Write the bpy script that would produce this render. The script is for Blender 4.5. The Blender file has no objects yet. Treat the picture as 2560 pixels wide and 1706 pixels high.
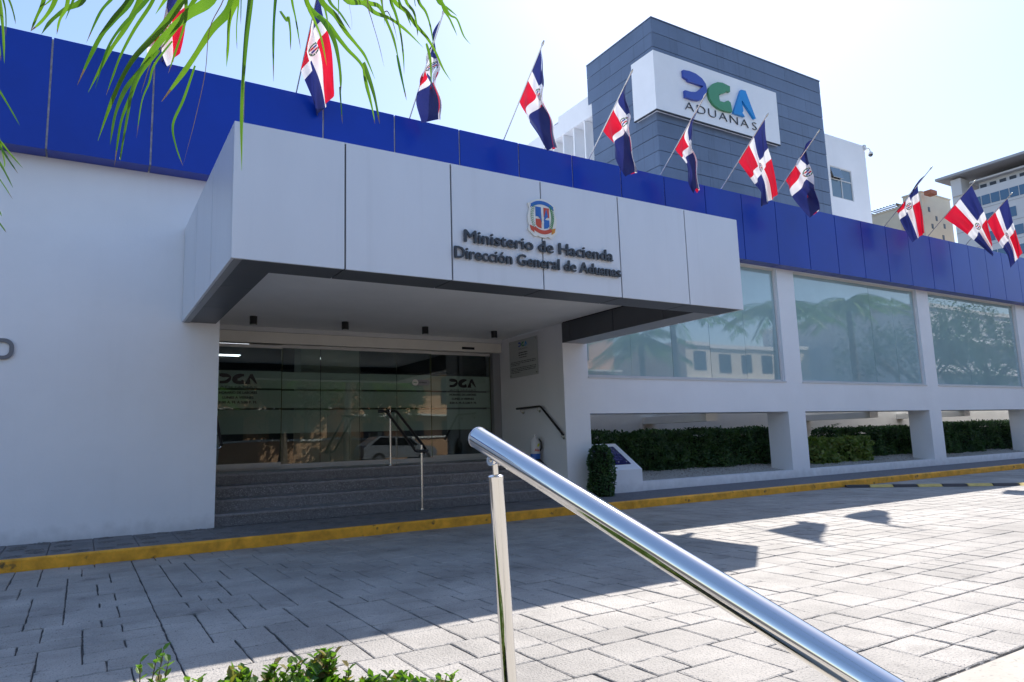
import bpy, math, random
from mathutils import Vector, Matrix
R = random.Random(7)
sc = bpy.context.scene
COL = sc.collection
# ------------------------------------------------------------------ camera
def cam_basis(yaw, pitch, roll):
    f = Vector((math.sin(yaw)*math.cos(pitch), math.cos(yaw)*math.cos(pitch), math.sin(pitch)))
    r = Vector((math.cos(yaw), -math.sin(yaw), 0)); u = r.cross(f)
    c, s = math.cos(roll), math.sin(roll)
    return c*r+s*u, c*u-s*r, f
CAM = Vector((-1.5439, -10.1487, 1.14))
_r, _u, _f = cam_basis(0.5516796, 0.1407250, -0.0321681)
cd = bpy.data.cameras.new('camera'); cam = bpy.data.objects.new('camera', cd); COL.objects.link(cam)
cd.sensor_width = 36; cd.lens = 1747.07/2560*36; cd.clip_start = 0.05; cd.clip_end = 3000
cam.matrix_world = Matrix(((_r.x, _u.x, -_f.x, CAM.x), (_r.y, _u.y, -_f.y, CAM.y), (_r.z, _u.z, -_f.z, CAM.z), (0, 0, 0, 1)))
sc.camera = cam
# ------------------------------------------------------------------ light
SUN_AZ, SUN_EL = math.radians(51.1), math.radians(48.7)      # azimuth clockwise from +Y
w = bpy.data.worlds.new('World'); sc.world = w; w.use_nodes = True
nt = w.node_tree; nt.nodes.clear()
sky = nt.nodes.new('ShaderNodeTexSky'); sky.sky_type = 'NISHITA'; sky.sun_disc = False
sky.sun_elevation = SUN_EL; sky.sun_rotation = SUN_AZ
sky.air_density = 1.0; sky.dust_density = 0.6; sky.ozone_density = 1.2
bg = nt.nodes.new('ShaderNodeBackground'); bg.inputs['Strength'].default_value = 0.15
wo = nt.nodes.new('ShaderNodeOutputWorld')
gm = nt.nodes.new('ShaderNodeGamma'); gm.inputs[1].default_value = 0.75     # hazy tropical sky: evener than the clean model
nt.links.new(sky.outputs[0], gm.inputs[0]); hs = nt.nodes.new('ShaderNodeHueSaturation'); hs.inputs['Hue'].default_value = 0.508; hs.inputs['Saturation'].default_value = 1.25; hs.inputs['Value'].default_value = 1.0
nt.links.new(gm.outputs[0], hs.inputs['Color']); nt.links.new(hs.outputs[0], bg.inputs[0]); nt.links.new(bg.outputs[0], wo.inputs[0])
sd = bpy.data.lights.new('sun', 'SUN'); sd.energy = 3.05; sd.angle = math.radians(0.53); sd.color = (1, 0.94, 0.87)
so = bpy.data.objects.new('sun', sd); COL.objects.link(so)
sdir = Vector((math.sin(SUN_AZ)*math.cos(SUN_EL), math.cos(SUN_AZ)*math.cos(SUN_EL), math.sin(SUN_EL)))
so.rotation_euler = sdir.to_track_quat('Z', 'Y').to_euler(); so.location = sdir*60
vs = sc.view_settings; vs.view_transform = 'Standard'; vs.look = 'None'; vs.gamma = 1; vs.use_curve_mapping = False
vs.exposure = 1.3
sc.cycles.caustics_reflective = False; sc.cycles.caustics_refractive = False
# ------------------------------------------------------------------ materials
def lin(c):
    return tuple(x/12.92 if x <= .04045 else ((x+.055)/1.055)**2.4 for x in c)
def mat(name, col, rough=.6, metal=0.0, var=0.0, vscale=3.0, bump=0.0, bscale=60.0, spec=.5, ior=None, coat=0.0, speck=None, stretch=None):
    m = bpy.data.materials.new(name); m.use_nodes = True
    n = m.node_tree; b = n.nodes['Principled BSDF']
    b.inputs['Base Color'].default_value = (*col, 1); b.inputs['Roughness'].default_value = rough
    b.inputs['Metallic'].default_value = metal; b.inputs['Specular IOR Level'].default_value = spec
    if ior: b.inputs['IOR'].default_value = ior
    if coat: b.inputs['Coat Weight'].default_value = coat; b.inputs['Coat Roughness'].default_value = .08
    tc = n.nodes.new('ShaderNodeTexCoord'); src = tc.outputs['Object']
    if stretch:
        mp = n.nodes.new('ShaderNodeMapping'); mp.inputs['Scale'].default_value = stretch
        n.links.new(src, mp.inputs[0]); src = mp.outputs[0]
    last = None
    if var:
        t = n.nodes.new('ShaderNodeTexNoise'); t.inputs['Scale'].default_value = vscale; t.inputs['Detail'].default_value = 8; t.inputs['Roughness'].default_value = .62
        n.links.new(src, t.inputs['Vector'])
        r = n.nodes.new('ShaderNodeMapRange'); r.inputs[1].default_value = .3; r.inputs[2].default_value = .7
        r.inputs[3].default_value = 1-var; r.inputs[4].default_value = 1+var
        n.links.new(t.outputs[0], r.inputs[0])
        mx = n.nodes.new('ShaderNodeMix'); mx.data_type = 'RGBA'; mx.blend_type = 'MULTIPLY'; mx.inputs['Factor'].default_value = 1
        mx.inputs[6].default_value = (*col, 1); n.links.new(r.outputs[0], mx.inputs[7])
        last = mx.outputs[2]
    if speck:
        (scol, sscale, thr) = speck
        t2 = n.nodes.new('ShaderNodeTexNoise'); t2.inputs['Scale'].default_value = sscale; t2.inputs['Detail'].default_value = 3
        n.links.new(tc.outputs['Object'], t2.inputs['Vector'])
        r2 = n.nodes.new('ShaderNodeMapRange'); r2.inputs[1].default_value = thr; r2.inputs[2].default_value = thr+.08
        n.links.new(t2.outputs[0], r2.inputs[0])
        mx2 = n.nodes.new('ShaderNodeMix'); mx2.data_type = 'RGBA'; mx2.inputs[6].default_value = (*col, 1); mx2.inputs[7].default_value = (*scol, 1)
        n.links.new(r2.outputs[0], mx2.inputs['Factor'])
        if last: n.links.new(last, mx2.inputs[6])
        last = mx2.outputs[2]
    if last: n.links.new(last, b.inputs['Base Color'])
    if bump:
        t = n.nodes.new('ShaderNodeTexNoise'); t.inputs['Scale'].default_value = bscale; t.inputs['Detail'].default_value = 6
        n.links.new(src, t.inputs['Vector'])
        bp = n.nodes.new('ShaderNodeBump'); bp.inputs['Strength'].default_value = bump; bp.inputs['Distance'].default_value = .01
        n.links.new(t.outputs[0], bp.inputs['Height']); n.links.new(bp.outputs[0], b.inputs['Normal'])
    return m
def per_object_tint(m, amount):
    """each object made of this material gets a slightly different tone"""
    n = m.node_tree; b = n.nodes['Principled BSDF']; inp = b.inputs['Base Color']
    oi = n.nodes.new('ShaderNodeObjectInfo'); r = n.nodes.new('ShaderNodeMapRange')
    r.inputs[3].default_value = 1-amount; r.inputs[4].default_value = 1+amount
    n.links.new(oi.outputs['Random'], r.inputs[0])
    mx = n.nodes.new('ShaderNodeMix'); mx.data_type = 'RGBA'; mx.blend_type = 'MULTIPLY'; mx.inputs['Factor'].default_value = 1
    if inp.links: n.links.new(inp.links[0].from_socket, mx.inputs[6])
    else: mx.inputs[6].default_value = inp.default_value
    n.links.new(r.outputs[0], mx.inputs[7]); n.links.new(mx.outputs[2], inp)
def grime(m, z0, z1, amount, streak=.25):
    """dirt splashed up from the ground and faint rain streaks"""
    n = m.node_tree; b = n.nodes['Principled BSDF']; inp = b.inputs['Base Color']; src = inp.links[0].from_socket
    tc = n.nodes.new('ShaderNodeTexCoord'); sp = n.nodes.new('ShaderNodeSeparateXYZ'); n.links.new(tc.outputs['Object'], sp.inputs[0])
    nz = n.nodes.new('ShaderNodeTexNoise'); nz.inputs['Scale'].default_value = 7; nz.inputs['Detail'].default_value = 7; n.links.new(tc.outputs['Object'], nz.inputs['Vector'])
    ad = n.nodes.new('ShaderNodeMath'); ad.operation = 'MULTIPLY_ADD'; ad.inputs[1].default_value = -.35; n.links.new(nz.outputs[0], ad.inputs[0]); n.links.new(sp.outputs[2], ad.inputs[2])
    r = n.nodes.new('ShaderNodeMapRange'); r.inputs[1].default_value = z0-.17; r.inputs[2].default_value = z1-.17; r.inputs[3].default_value = 1-amount; r.inputs[4].default_value = 1; n.links.new(ad.outputs[0], r.inputs[0])
    mp = n.nodes.new('ShaderNodeMapping'); mp.inputs['Scale'].default_value = (5, 5, .16); n.links.new(tc.outputs['Object'], mp.inputs[0])
    n2 = n.nodes.new('ShaderNodeTexNoise'); n2.inputs['Scale'].default_value = 1.6; n2.inputs['Detail'].default_value = 6; n.links.new(mp.outputs[0], n2.inputs['Vector'])
    r2 = n.nodes.new('ShaderNodeMapRange'); r2.inputs[1].default_value = .56; r2.inputs[2].default_value = .8; r2.inputs[3].default_value = 1; r2.inputs[4].default_value = 1-streak; n.links.new(n2.outputs[0], r2.inputs[0])
    mu = n.nodes.new('ShaderNodeMath'); mu.operation = 'MULTIPLY'; n.links.new(r.outputs[0], mu.inputs[0]); n.links.new(r2.outputs[0], mu.inputs[1])
    mx = n.nodes.new('ShaderNodeMix'); mx.data_type = 'RGBA'; mx.blend_type = 'MULTIPLY'; mx.inputs['Factor'].default_value = 1
    n.links.new(src, mx.inputs[6]); n.links.new(mu.outputs[0], mx.inputs[7]); n.links.new(mx.outputs[2], inp)
def blotch(m):
    """worn and oily patches that run over neighbouring blocks"""
    n = m.node_tree; b = n.nodes['Principled BSDF']; inp = b.inputs['Base Color']; src = inp.links[0].from_socket
    tc = n.nodes.new('ShaderNodeTexCoord'); out = None
    for sc_, lo, hi, amt in ((.55, .45, .7, .22), (2.3, .62, .72, .35), (9, .66, .74, .4)):
        z = n.nodes.new('ShaderNodeTexNoise'); z.inputs['Scale'].default_value = sc_; z.inputs['Detail'].default_value = 5; n.links.new(tc.outputs['Object'], z.inputs['Vector'])
        r = n.nodes.new('ShaderNodeMapRange'); r.inputs[1].default_value = lo; r.inputs[2].default_value = hi; r.inputs[3].default_value = 1; r.inputs[4].default_value = 1-amt; n.links.new(z.outputs[0], r.inputs[0])
        mx = n.nodes.new('ShaderNodeMix'); mx.data_type = 'RGBA'; mx.blend_type = 'MULTIPLY'; mx.inputs['Factor'].default_value = 1; n.links.new(src, mx.inputs[6]); n.links.new(r.outputs[0], mx.inputs[7]); src = mx.outputs[2]
    n.links.new(src, inp)
def leaf_mat(name, c1, c2, trans=.4, rough=.45, scale=9.0, rnd=False):
    m = bpy.data.materials.new(name); m.use_nodes = True; n = m.node_tree; n.nodes.clear()
    out = n.nodes.new('ShaderNodeOutputMaterial'); pb = n.nodes.new('ShaderNodeBsdfPrincipled'); tr = n.nodes.new('ShaderNodeBsdfTranslucent'); mx = n.nodes.new('ShaderNodeMixShader')
    tc = n.nodes.new('ShaderNodeTexCoord'); t = n.nodes.new('ShaderNodeTexNoise'); t.inputs['Scale'].default_value = scale; t.inputs['Detail'].default_value = 4
    cr = n.nodes.new('ShaderNodeMix'); cr.data_type = 'RGBA'; cr.inputs[6].default_value = (*c1, 1); cr.inputs[7].default_value = (*c2, 1)
    mr = n.nodes.new('ShaderNodeMapRange'); mr.inputs[1].default_value = .35; mr.inputs[2].default_value = .65
    n.links.new(tc.outputs['Object'], t.inputs['Vector']); n.links.new(t.outputs[0], mr.inputs[0]); oi = n.nodes.new('ShaderNodeObjectInfo'); ad = n.nodes.new('ShaderNodeMath'); ad.operation = 'MULTIPLY_ADD'; ad.inputs[1].default_value = .8 if rnd else 0.0; n.links.new(oi.outputs['Random'], ad.inputs[0])
    s2 = n.nodes.new('ShaderNodeMath'); s2.operation = 'MULTIPLY'; s2.inputs[1].default_value = .5 if rnd else 1.0; n.links.new(mr.outputs[0], s2.inputs[0]); n.links.new(s2.outputs[0], ad.inputs[2]); n.links.new(ad.outputs[0], cr.inputs['Factor'])
    n.links.new(cr.outputs[2], pb.inputs['Base Color']); pb.inputs['Roughness'].default_value = rough
    yl = n.nodes.new('ShaderNodeMix'); yl.data_type = 'RGBA'; yl.blend_type = 'MULTIPLY'; yl.inputs['Factor'].default_value = 1; yl.inputs[7].default_value = (1.55, 1.9, .7, 1)
    n.links.new(cr.outputs[2], yl.inputs[6]); n.links.new(yl.outputs[2], tr.inputs['Color'])
    mx.inputs[0].default_value = trans; n.links.new(pb.outputs[0], mx.inputs[1]); n.links.new(tr.outputs[0], mx.inputs[2]); n.links.new(mx.outputs[0], out.inputs[0])
    return m
def glass_mat(name, tint=(.9, .95, .93), boost=1.7):
    m = bpy.data.materials.new(name); m.use_nodes = True; n = m.node_tree; n.nodes.clear()
    out = n.nodes.new('ShaderNodeOutputMaterial'); t = n.nodes.new('ShaderNodeBsdfTransparent'); t.inputs[0].default_value = (*tint, 1)
    g = n.nodes.new('ShaderNodeBsdfGlossy'); g.inputs['Roughness'].default_value = .0; g.inputs[0].default_value = (.95, 1, .98, 1)
    fr = n.nodes.new('ShaderNodeFresnel'); fr.inputs[0].default_value = 1.52
    mu = n.nodes.new('ShaderNodeMath'); mu.operation = 'MULTIPLY'; mu.inputs[1].default_value = boost; mu.use_clamp = True
    nz = n.nodes.new('ShaderNodeTexNoise'); nz.inputs['Scale'].default_value = 1.3; nz.inputs['Detail'].default_value = 1
    tc = n.nodes.new('ShaderNodeTexCoord'); bp = n.nodes.new('ShaderNodeBump'); bp.inputs['Strength'].default_value = .02; bp.inputs['Distance'].default_value = .05
    n.links.new(tc.outputs['Object'], nz.inputs['Vector']); n.links.new(nz.outputs[0], bp.inputs['Height']); n.links.new(bp.outputs[0], g.inputs['Normal'])
    mx = n.nodes.new('ShaderNodeMixShader')
    n.links.new(fr.outputs[0], mu.inputs[0]); n.links.new(mu.outputs[0], mx.inputs[0]); n.links.new(t.outputs[0], mx.inputs[1]); n.links.new(g.outputs[0], mx.inputs[2]); n.links.new(mx.outputs[0], out.inputs[0])
    return m
def film_mat(name, col, alpha):
    m = bpy.data.materials.new(name); m.use_nodes = True; n = m.node_tree; n.nodes.clear()
    out = n.nodes.new('ShaderNodeOutputMaterial'); t = n.nodes.new('ShaderNodeBsdfTransparent'); d = n.nodes.new('ShaderNodeBsdfDiffuse'); d.inputs[0].default_value = (*col, 1)
    mx = n.nodes.new('ShaderNodeMixShader'); mx.inputs[0].default_value = alpha
    n.links.new(t.outputs[0], mx.inputs[1]); n.links.new(d.outputs[0], mx.inputs[2]); n.links.new(mx.outputs[0], out.inputs[0])
    return m
def emit_mat(name, col, s):
    m = bpy.data.materials.new(name); m.use_nodes = True; b = m.node_tree.nodes['Principled BSDF']
    b.inputs['Base Color'].default_value = (*col, 1); b.inputs['Emission Color'].default_value = (*col, 1); b.inputs['Emission Strength'].default_value = s
    return m
def flag_mat():
    m = bpy.data.materials.new('flag_print'); m.use_nodes = True; n = m.node_tree; n.nodes.clear(); L = n.links.new
    def M(op, a, b=None, c=None):
        x = n.nodes.new('ShaderNodeMath'); x.operation = op
        for i, v in enumerate((a, b, c)):
            if v is None: continue
            if isinstance(v, (int, float)): x.inputs[i].default_value = v
            else: L(v, x.inputs[i])
        return x.outputs[0]
    def MIX(f, a, b):
        x = n.nodes.new('ShaderNodeMix'); x.data_type = 'RGBA'; L(f, x.inputs['Factor'])
        for i, v in ((6, a), (7, b)):
            if isinstance(v, tuple): x.inputs[i].default_value = (*v, 1)
            else: L(v, x.inputs[i])
        return x.outputs[2]
    uv = n.nodes.new('ShaderNodeUVMap'); uv.uv_map = 'UVMap'; sp = n.nodes.new('ShaderNodeSeparateXYZ'); L(uv.outputs[0], sp.inputs[0])
    x = M('SUBTRACT', sp.outputs[0], .5); y = M('SUBTRACT', sp.outputs[1], .5)
    red = (.62, .006, .03); blue = (.018, .026, .15); white = (.8, .79, .8)
    q = M('GREATER_THAN', M('MULTIPLY', x, y), 0.0)
    c = MIX(q, blue, red)
    cross = M('MAXIMUM', M('LESS_THAN', M('ABSOLUTE', x), .068), M('LESS_THAN', M('ABSOLUTE', y), .092))
    c = MIX(cross, c, white)
    xx = M('MULTIPLY', x, 1.5); r = M('SQRT', M('ADD', M('MULTIPLY', xx, xx), M('MULTIPLY', y, y)))
    ring = M('MULTIPLY', M('LESS_THAN', r, .092), M('GREATER_THAN', r, .064))
    nz = n.nodes.new('ShaderNodeTexNoise'); nz.inputs['Scale'].default_value = 60; L(uv.outputs[0], nz.inputs['Vector'])
    side = M('LESS_THAN', M('ABSOLUTE', y), .075)
    ringc = MIX(side, (.35, .02, .03), (.02, .10, .05))
    c = MIX(M('MULTIPLY', ring, M('GREATER_THAN', nz.outputs[0], .42)), c, ringc)
    core = M('MULTIPLY', M('LESS_THAN', M('ABSOLUTE', xx), .042), M('LESS_THAN', M('ABSOLUTE', y), .05))
    corec = MIX(q, (.03, .05, .25), (.45, .03, .05))
    corec = MIX(M('LESS_THAN', M('ABSOLUTE', xx), .010), corec, white)
    c = MIX(core, c, corec)
    pb = n.nodes.new('ShaderNodeBsdfPrincipled'); pb.inputs['Roughness'].default_value = .55; pb.inputs['Sheen Weight'].default_value = .2
    tr = n.nodes.new('ShaderNodeBsdfTranslucent'); mx = n.nodes.new('ShaderNodeMixShader'); mx.inputs[0].default_value = .38
    wv = n.nodes.new('ShaderNodeTexNoise'); wv.inputs['Scale'].default_value = 9; bp = n.nodes.new('ShaderNodeBump'); bp.inputs['Strength'].default_value = .35; bp.inputs['Distance'].default_value = .02
    mp = n.nodes.new('ShaderNodeMapping'); mp.inputs['Scale'].default_value = (.7, 2.2, 1); L(uv.outputs[0], mp.inputs[0]); L(mp.outputs[0], wv.inputs['Vector'])
    L(wv.outputs[0], bp.inputs['Height']); L(bp.outputs[0], pb.inputs['Normal'])
    out = n.nodes.new('ShaderNodeOutputMaterial'); L(c, pb.inputs['Base Color']); L(c, tr.inputs['Color']); L(pb.outputs[0], mx.inputs[1]); L(tr.outputs[0], mx.inputs[2]); L(mx.outputs[0], out.inputs[0])
    return m
MT = {}
MT['white_wall'] = mat('white_wall', (.82, .83, .86), .75, var=.035, vscale=.9, bump=.12, bscale=35)
grime(MT['white_wall'], .10, .30, .22, .02)
MT['cream_wall'] = mat('cream_wall', (.86, .84, .77), .8, var=.05, vscale=1.5, bump=.1)
MT['blue_panel'] = mat('blue_panel', (.002, .036, .35), .30, var=.12, vscale=.6, spec=.3, coat=.06)
MT['joint_strip'] = mat('joint_strip', (.55, .53, .50), .7, var=.35, vscale=14)
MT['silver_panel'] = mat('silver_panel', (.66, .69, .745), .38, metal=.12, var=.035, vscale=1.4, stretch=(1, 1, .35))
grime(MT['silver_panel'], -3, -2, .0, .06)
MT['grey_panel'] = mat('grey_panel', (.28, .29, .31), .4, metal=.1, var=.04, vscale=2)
MT['dark_panel'] = mat('dark_panel', (.085, .092, .105), .45, metal=.0, var=.06, vscale=2)  # canopy silver darkened to paint in shade; skirting and counter use it too
MT['core'] = mat('core', (.012, .012, .014), .9)
MT['soffit'] = mat('soffit', (.88, .88, .87), .8, var=.04, vscale=1.2)
MT['slate'] = mat('slate', (.115, .155, .235), .42, metal=.15, var=.10, vscale=1.1)
per_object_tint(MT['slate'], .06)
grime(MT['slate'], -3, -2, 0, .3)
MT['slate_joint'] = mat('slate_joint', (.035, .04, .05), .8)
MT['board'] = mat('board', (.80, .81, .84), .35, var=.03, vscale=2)
MT['window_teal'] = mat('window_teal', (.32, .46, .49), .018, spec=.5, ior=2.3, var=.10, vscale=.5)
MT['frame_white'] = mat('frame_white', (.62, .62, .62), .4, var=.05)
MT['alu'] = mat('alu', (.62, .61, .58), .38, metal=.15, var=.06, vscale=5)
MT['header'] = mat('header', (.74, .71, .64), .5, var=.06, vscale=2)
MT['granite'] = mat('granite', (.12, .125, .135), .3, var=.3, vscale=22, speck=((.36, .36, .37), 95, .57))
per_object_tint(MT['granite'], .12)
MT['granite_tread_lit'] = mat('granite_tread_lit', (.235, .235, .245), .35, var=.25, vscale=20, speck=((.10, .10, .11), 95, .57))  # step granite made paler, painting in the light that falls on the treads
MT['steel'] = mat('steel', (.72, .71, .69), .07, metal=1.0, bump=.012, bscale=9, stretch=(1, 1, 1))
MT['brushed_steel'] = mat('brushed_steel', (.60, .58, .55), .25, metal=1.0)
MT['black_rail'] = mat('black_rail', (.014, .014, .015), .28)
MT['letter_dark'] = mat('letter_dark', (.022, .022, .028), .25, coat=.3)
MT['letter_grey'] = mat('letter_grey', (.16, .17, .20), .3, metal=.3)
MT['yellow'] = mat('yellow_paint', (.82, .38, .025), .6, var=.32, vscale=5, bump=.25, bscale=40, speck=((.14, .09, .03), 8, .655))
MT['yellow_pale'] = mat('yellow_pale', (.62, .45, .12), .6, var=.2, vscale=12)
MT['rubber'] = mat('rubber', (.02, .02, .022), .6)
MT['paver'] = mat('paver', (.372, .345, .312), .66, var=.26, vscale=1.7, bump=1.0, bscale=70, speck=((.17, .165, .155), 95, .575))
per_object_tint(MT['paver'], .07)
blotch(MT['paver'])
MT['mortar'] = mat('mortar', (.075, .07, .065), .95, var=.35, vscale=12)
MT['concrete'] = mat('concrete', (.46, .42, .36), .85, var=.10, vscale=4, bump=.3, bscale=60, speck=((.30, .28, .25), 30, .6))
MT['rubble'] = mat('rubble', (.40, .38, .35), .9, var=.2, vscale=20)
MT['slab'] = mat('slab', (.17, .165, .165), .75, var=.22, vscale=6, bump=.5, bscale=120)
MT['aggregate'] = mat('aggregate', (.17, .17, .185), .8, var=.12, vscale=8, bump=.9, bscale=55, speck=((.07, .07, .08), 26, .58))
MT['ground'] = mat('ground', (.12, .115, .11), .9, var=.2, vscale=.4)
MT['gravel'] = mat('gravel', (.46, .45, .43), .8); per_object_tint(MT['gravel'], .1)
MT['soil'] = mat('soil', (.20, .18, .155), .95, var=.3, vscale=10)
MT['hedge'] = leaf_mat('hedge_leaf', (.018, .055, .018), (.06, .125, .036), .2, .42, 5)
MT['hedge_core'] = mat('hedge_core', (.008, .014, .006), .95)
MT['light_leaf'] = leaf_mat('light_leaf', (.075, .13, .025), (.22, .27, .08), .25, .4, 8)
MT['near_leaf'] = leaf_mat('near_leaf', (.045, .115, .015), (.14, .22, .035), .45, .3, 12)
MT['palm_leaf'] = leaf_mat('palm_leaf', (.026, .085, .016), (.105, .185, .022), .5, .32, 4, True)
MT['near_dry'] = leaf_mat('near_dry', (.20, .13, .05), (.26, .22, .06), .35, .5, 12)
MT['palm_dry'] = mat('palm_dry', (.30, .22, .11), .8, var=.3, vscale=20)
MT['tree_leaf'] = leaf_mat('tree_leaf', (.02, .05, .012), (.05, .10, .03), .3, .5, 2)
MT['bark'] = mat('bark', (.16, .13, .10), .9, var=.3, vscale=8, bump=.6, bscale=12)
MT['twig'] = mat('twig', (.12, .07, .04), .9)
MT['flag'] = flag_mat()
MT['glass'] = glass_mat('door_glass')
MT['film'] = film_mat('frosted_film', (.62, .74, .69), .85)
MT['decal'] = mat('decal_black', (.006, .007, .007), .5)
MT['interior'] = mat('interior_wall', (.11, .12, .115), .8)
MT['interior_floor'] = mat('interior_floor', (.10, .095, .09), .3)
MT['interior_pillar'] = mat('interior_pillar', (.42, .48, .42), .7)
MT['lamp'] = emit_mat('lamp_panel', (.85, .92, 1), 1.6)
MT['logo_blue'] = mat('logo_blue', (.035, .075, .38), .35)
MT['logo_green'] = mat('logo_green', (.055, .26, .12), .35)
MT['logo_cyan'] = mat('logo_cyan', (.0, .24, .62), .35)
MT['acrylic'] = mat('acrylic', (.50, .53, .52), .12, spec=.5)
MT['plaque_blue'] = mat('plaque_blue', (.012, .012, .10), .25, var=.1, vscale=9)
MT['print_pale'] = mat('print_pale', (.10, .10, .28), .5)
MT['emblem_white'] = mat('emblem_white', (.75, .74, .70), .4)
MT['emblem_blue'] = mat('emblem_blue', (.02, .13, .45), .4)
MT['emblem_red'] = mat('emblem_red', (.55, .07, .03), .4)
MT['emblem_green'] = mat('emblem_green', (.03, .24, .06), .4)
MT['emblem_gold'] = mat('emblem_gold', (.60, .25, .02), .4)
MT['red_print'] = mat('red_print', (.60, .06, .03), .4)
MT['bottle'] = mat('bottle_plastic', (.62, .62, .64), .3)
MT['bottle_blue'] = mat('bottle_blue', (.01, .13, .55), .3)
MT['bottle_lime'] = mat('bottle_lime', (.55, .60, .05), .3)
MT['beige_far'] = mat('beige_far', (.60, .53, .42), .85, var=.08, vscale=.3)
MT['white_far'] = mat('white_far', (.62, .62, .64), .8, var=.05, vscale=.3)
MT['far_glass'] = mat('far_glass', (.03, .10, .20), .05, ior=1.8)
MT['far_dark'] = mat('far_dark', (.03, .035, .045), .3)
MT['slab_under'] = mat('slab_under', (.40, .40, .42), .7)
MT['tile_roof'] = mat('tile_roof', (.35, .12, .07), .8, var=.2, vscale=3)
MT['sky_glass'] = mat('sky_glass', (.10, .16, .21), .06, ior=1.7)
MT['peach'] = mat('peach_wall', (.55, .33, .20), .85, var=.08, vscale=1)
MT['cap_white'] = mat('cap_white', (.7, .68, .64), .8)
MT['car_paint_white'] = mat('car_paint_white', (.24, .25, .27), .25, coat=.8)
MT['car_paint_dark'] = mat('car_paint_dark', (.03, .035, .05), .25, coat=.8)
MT['car_glass'] = mat('car_glass', (.01, .012, .014), .03)
MT['rim'] = mat('rim', (.4, .4, .42), .3, metal=.8)
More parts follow.
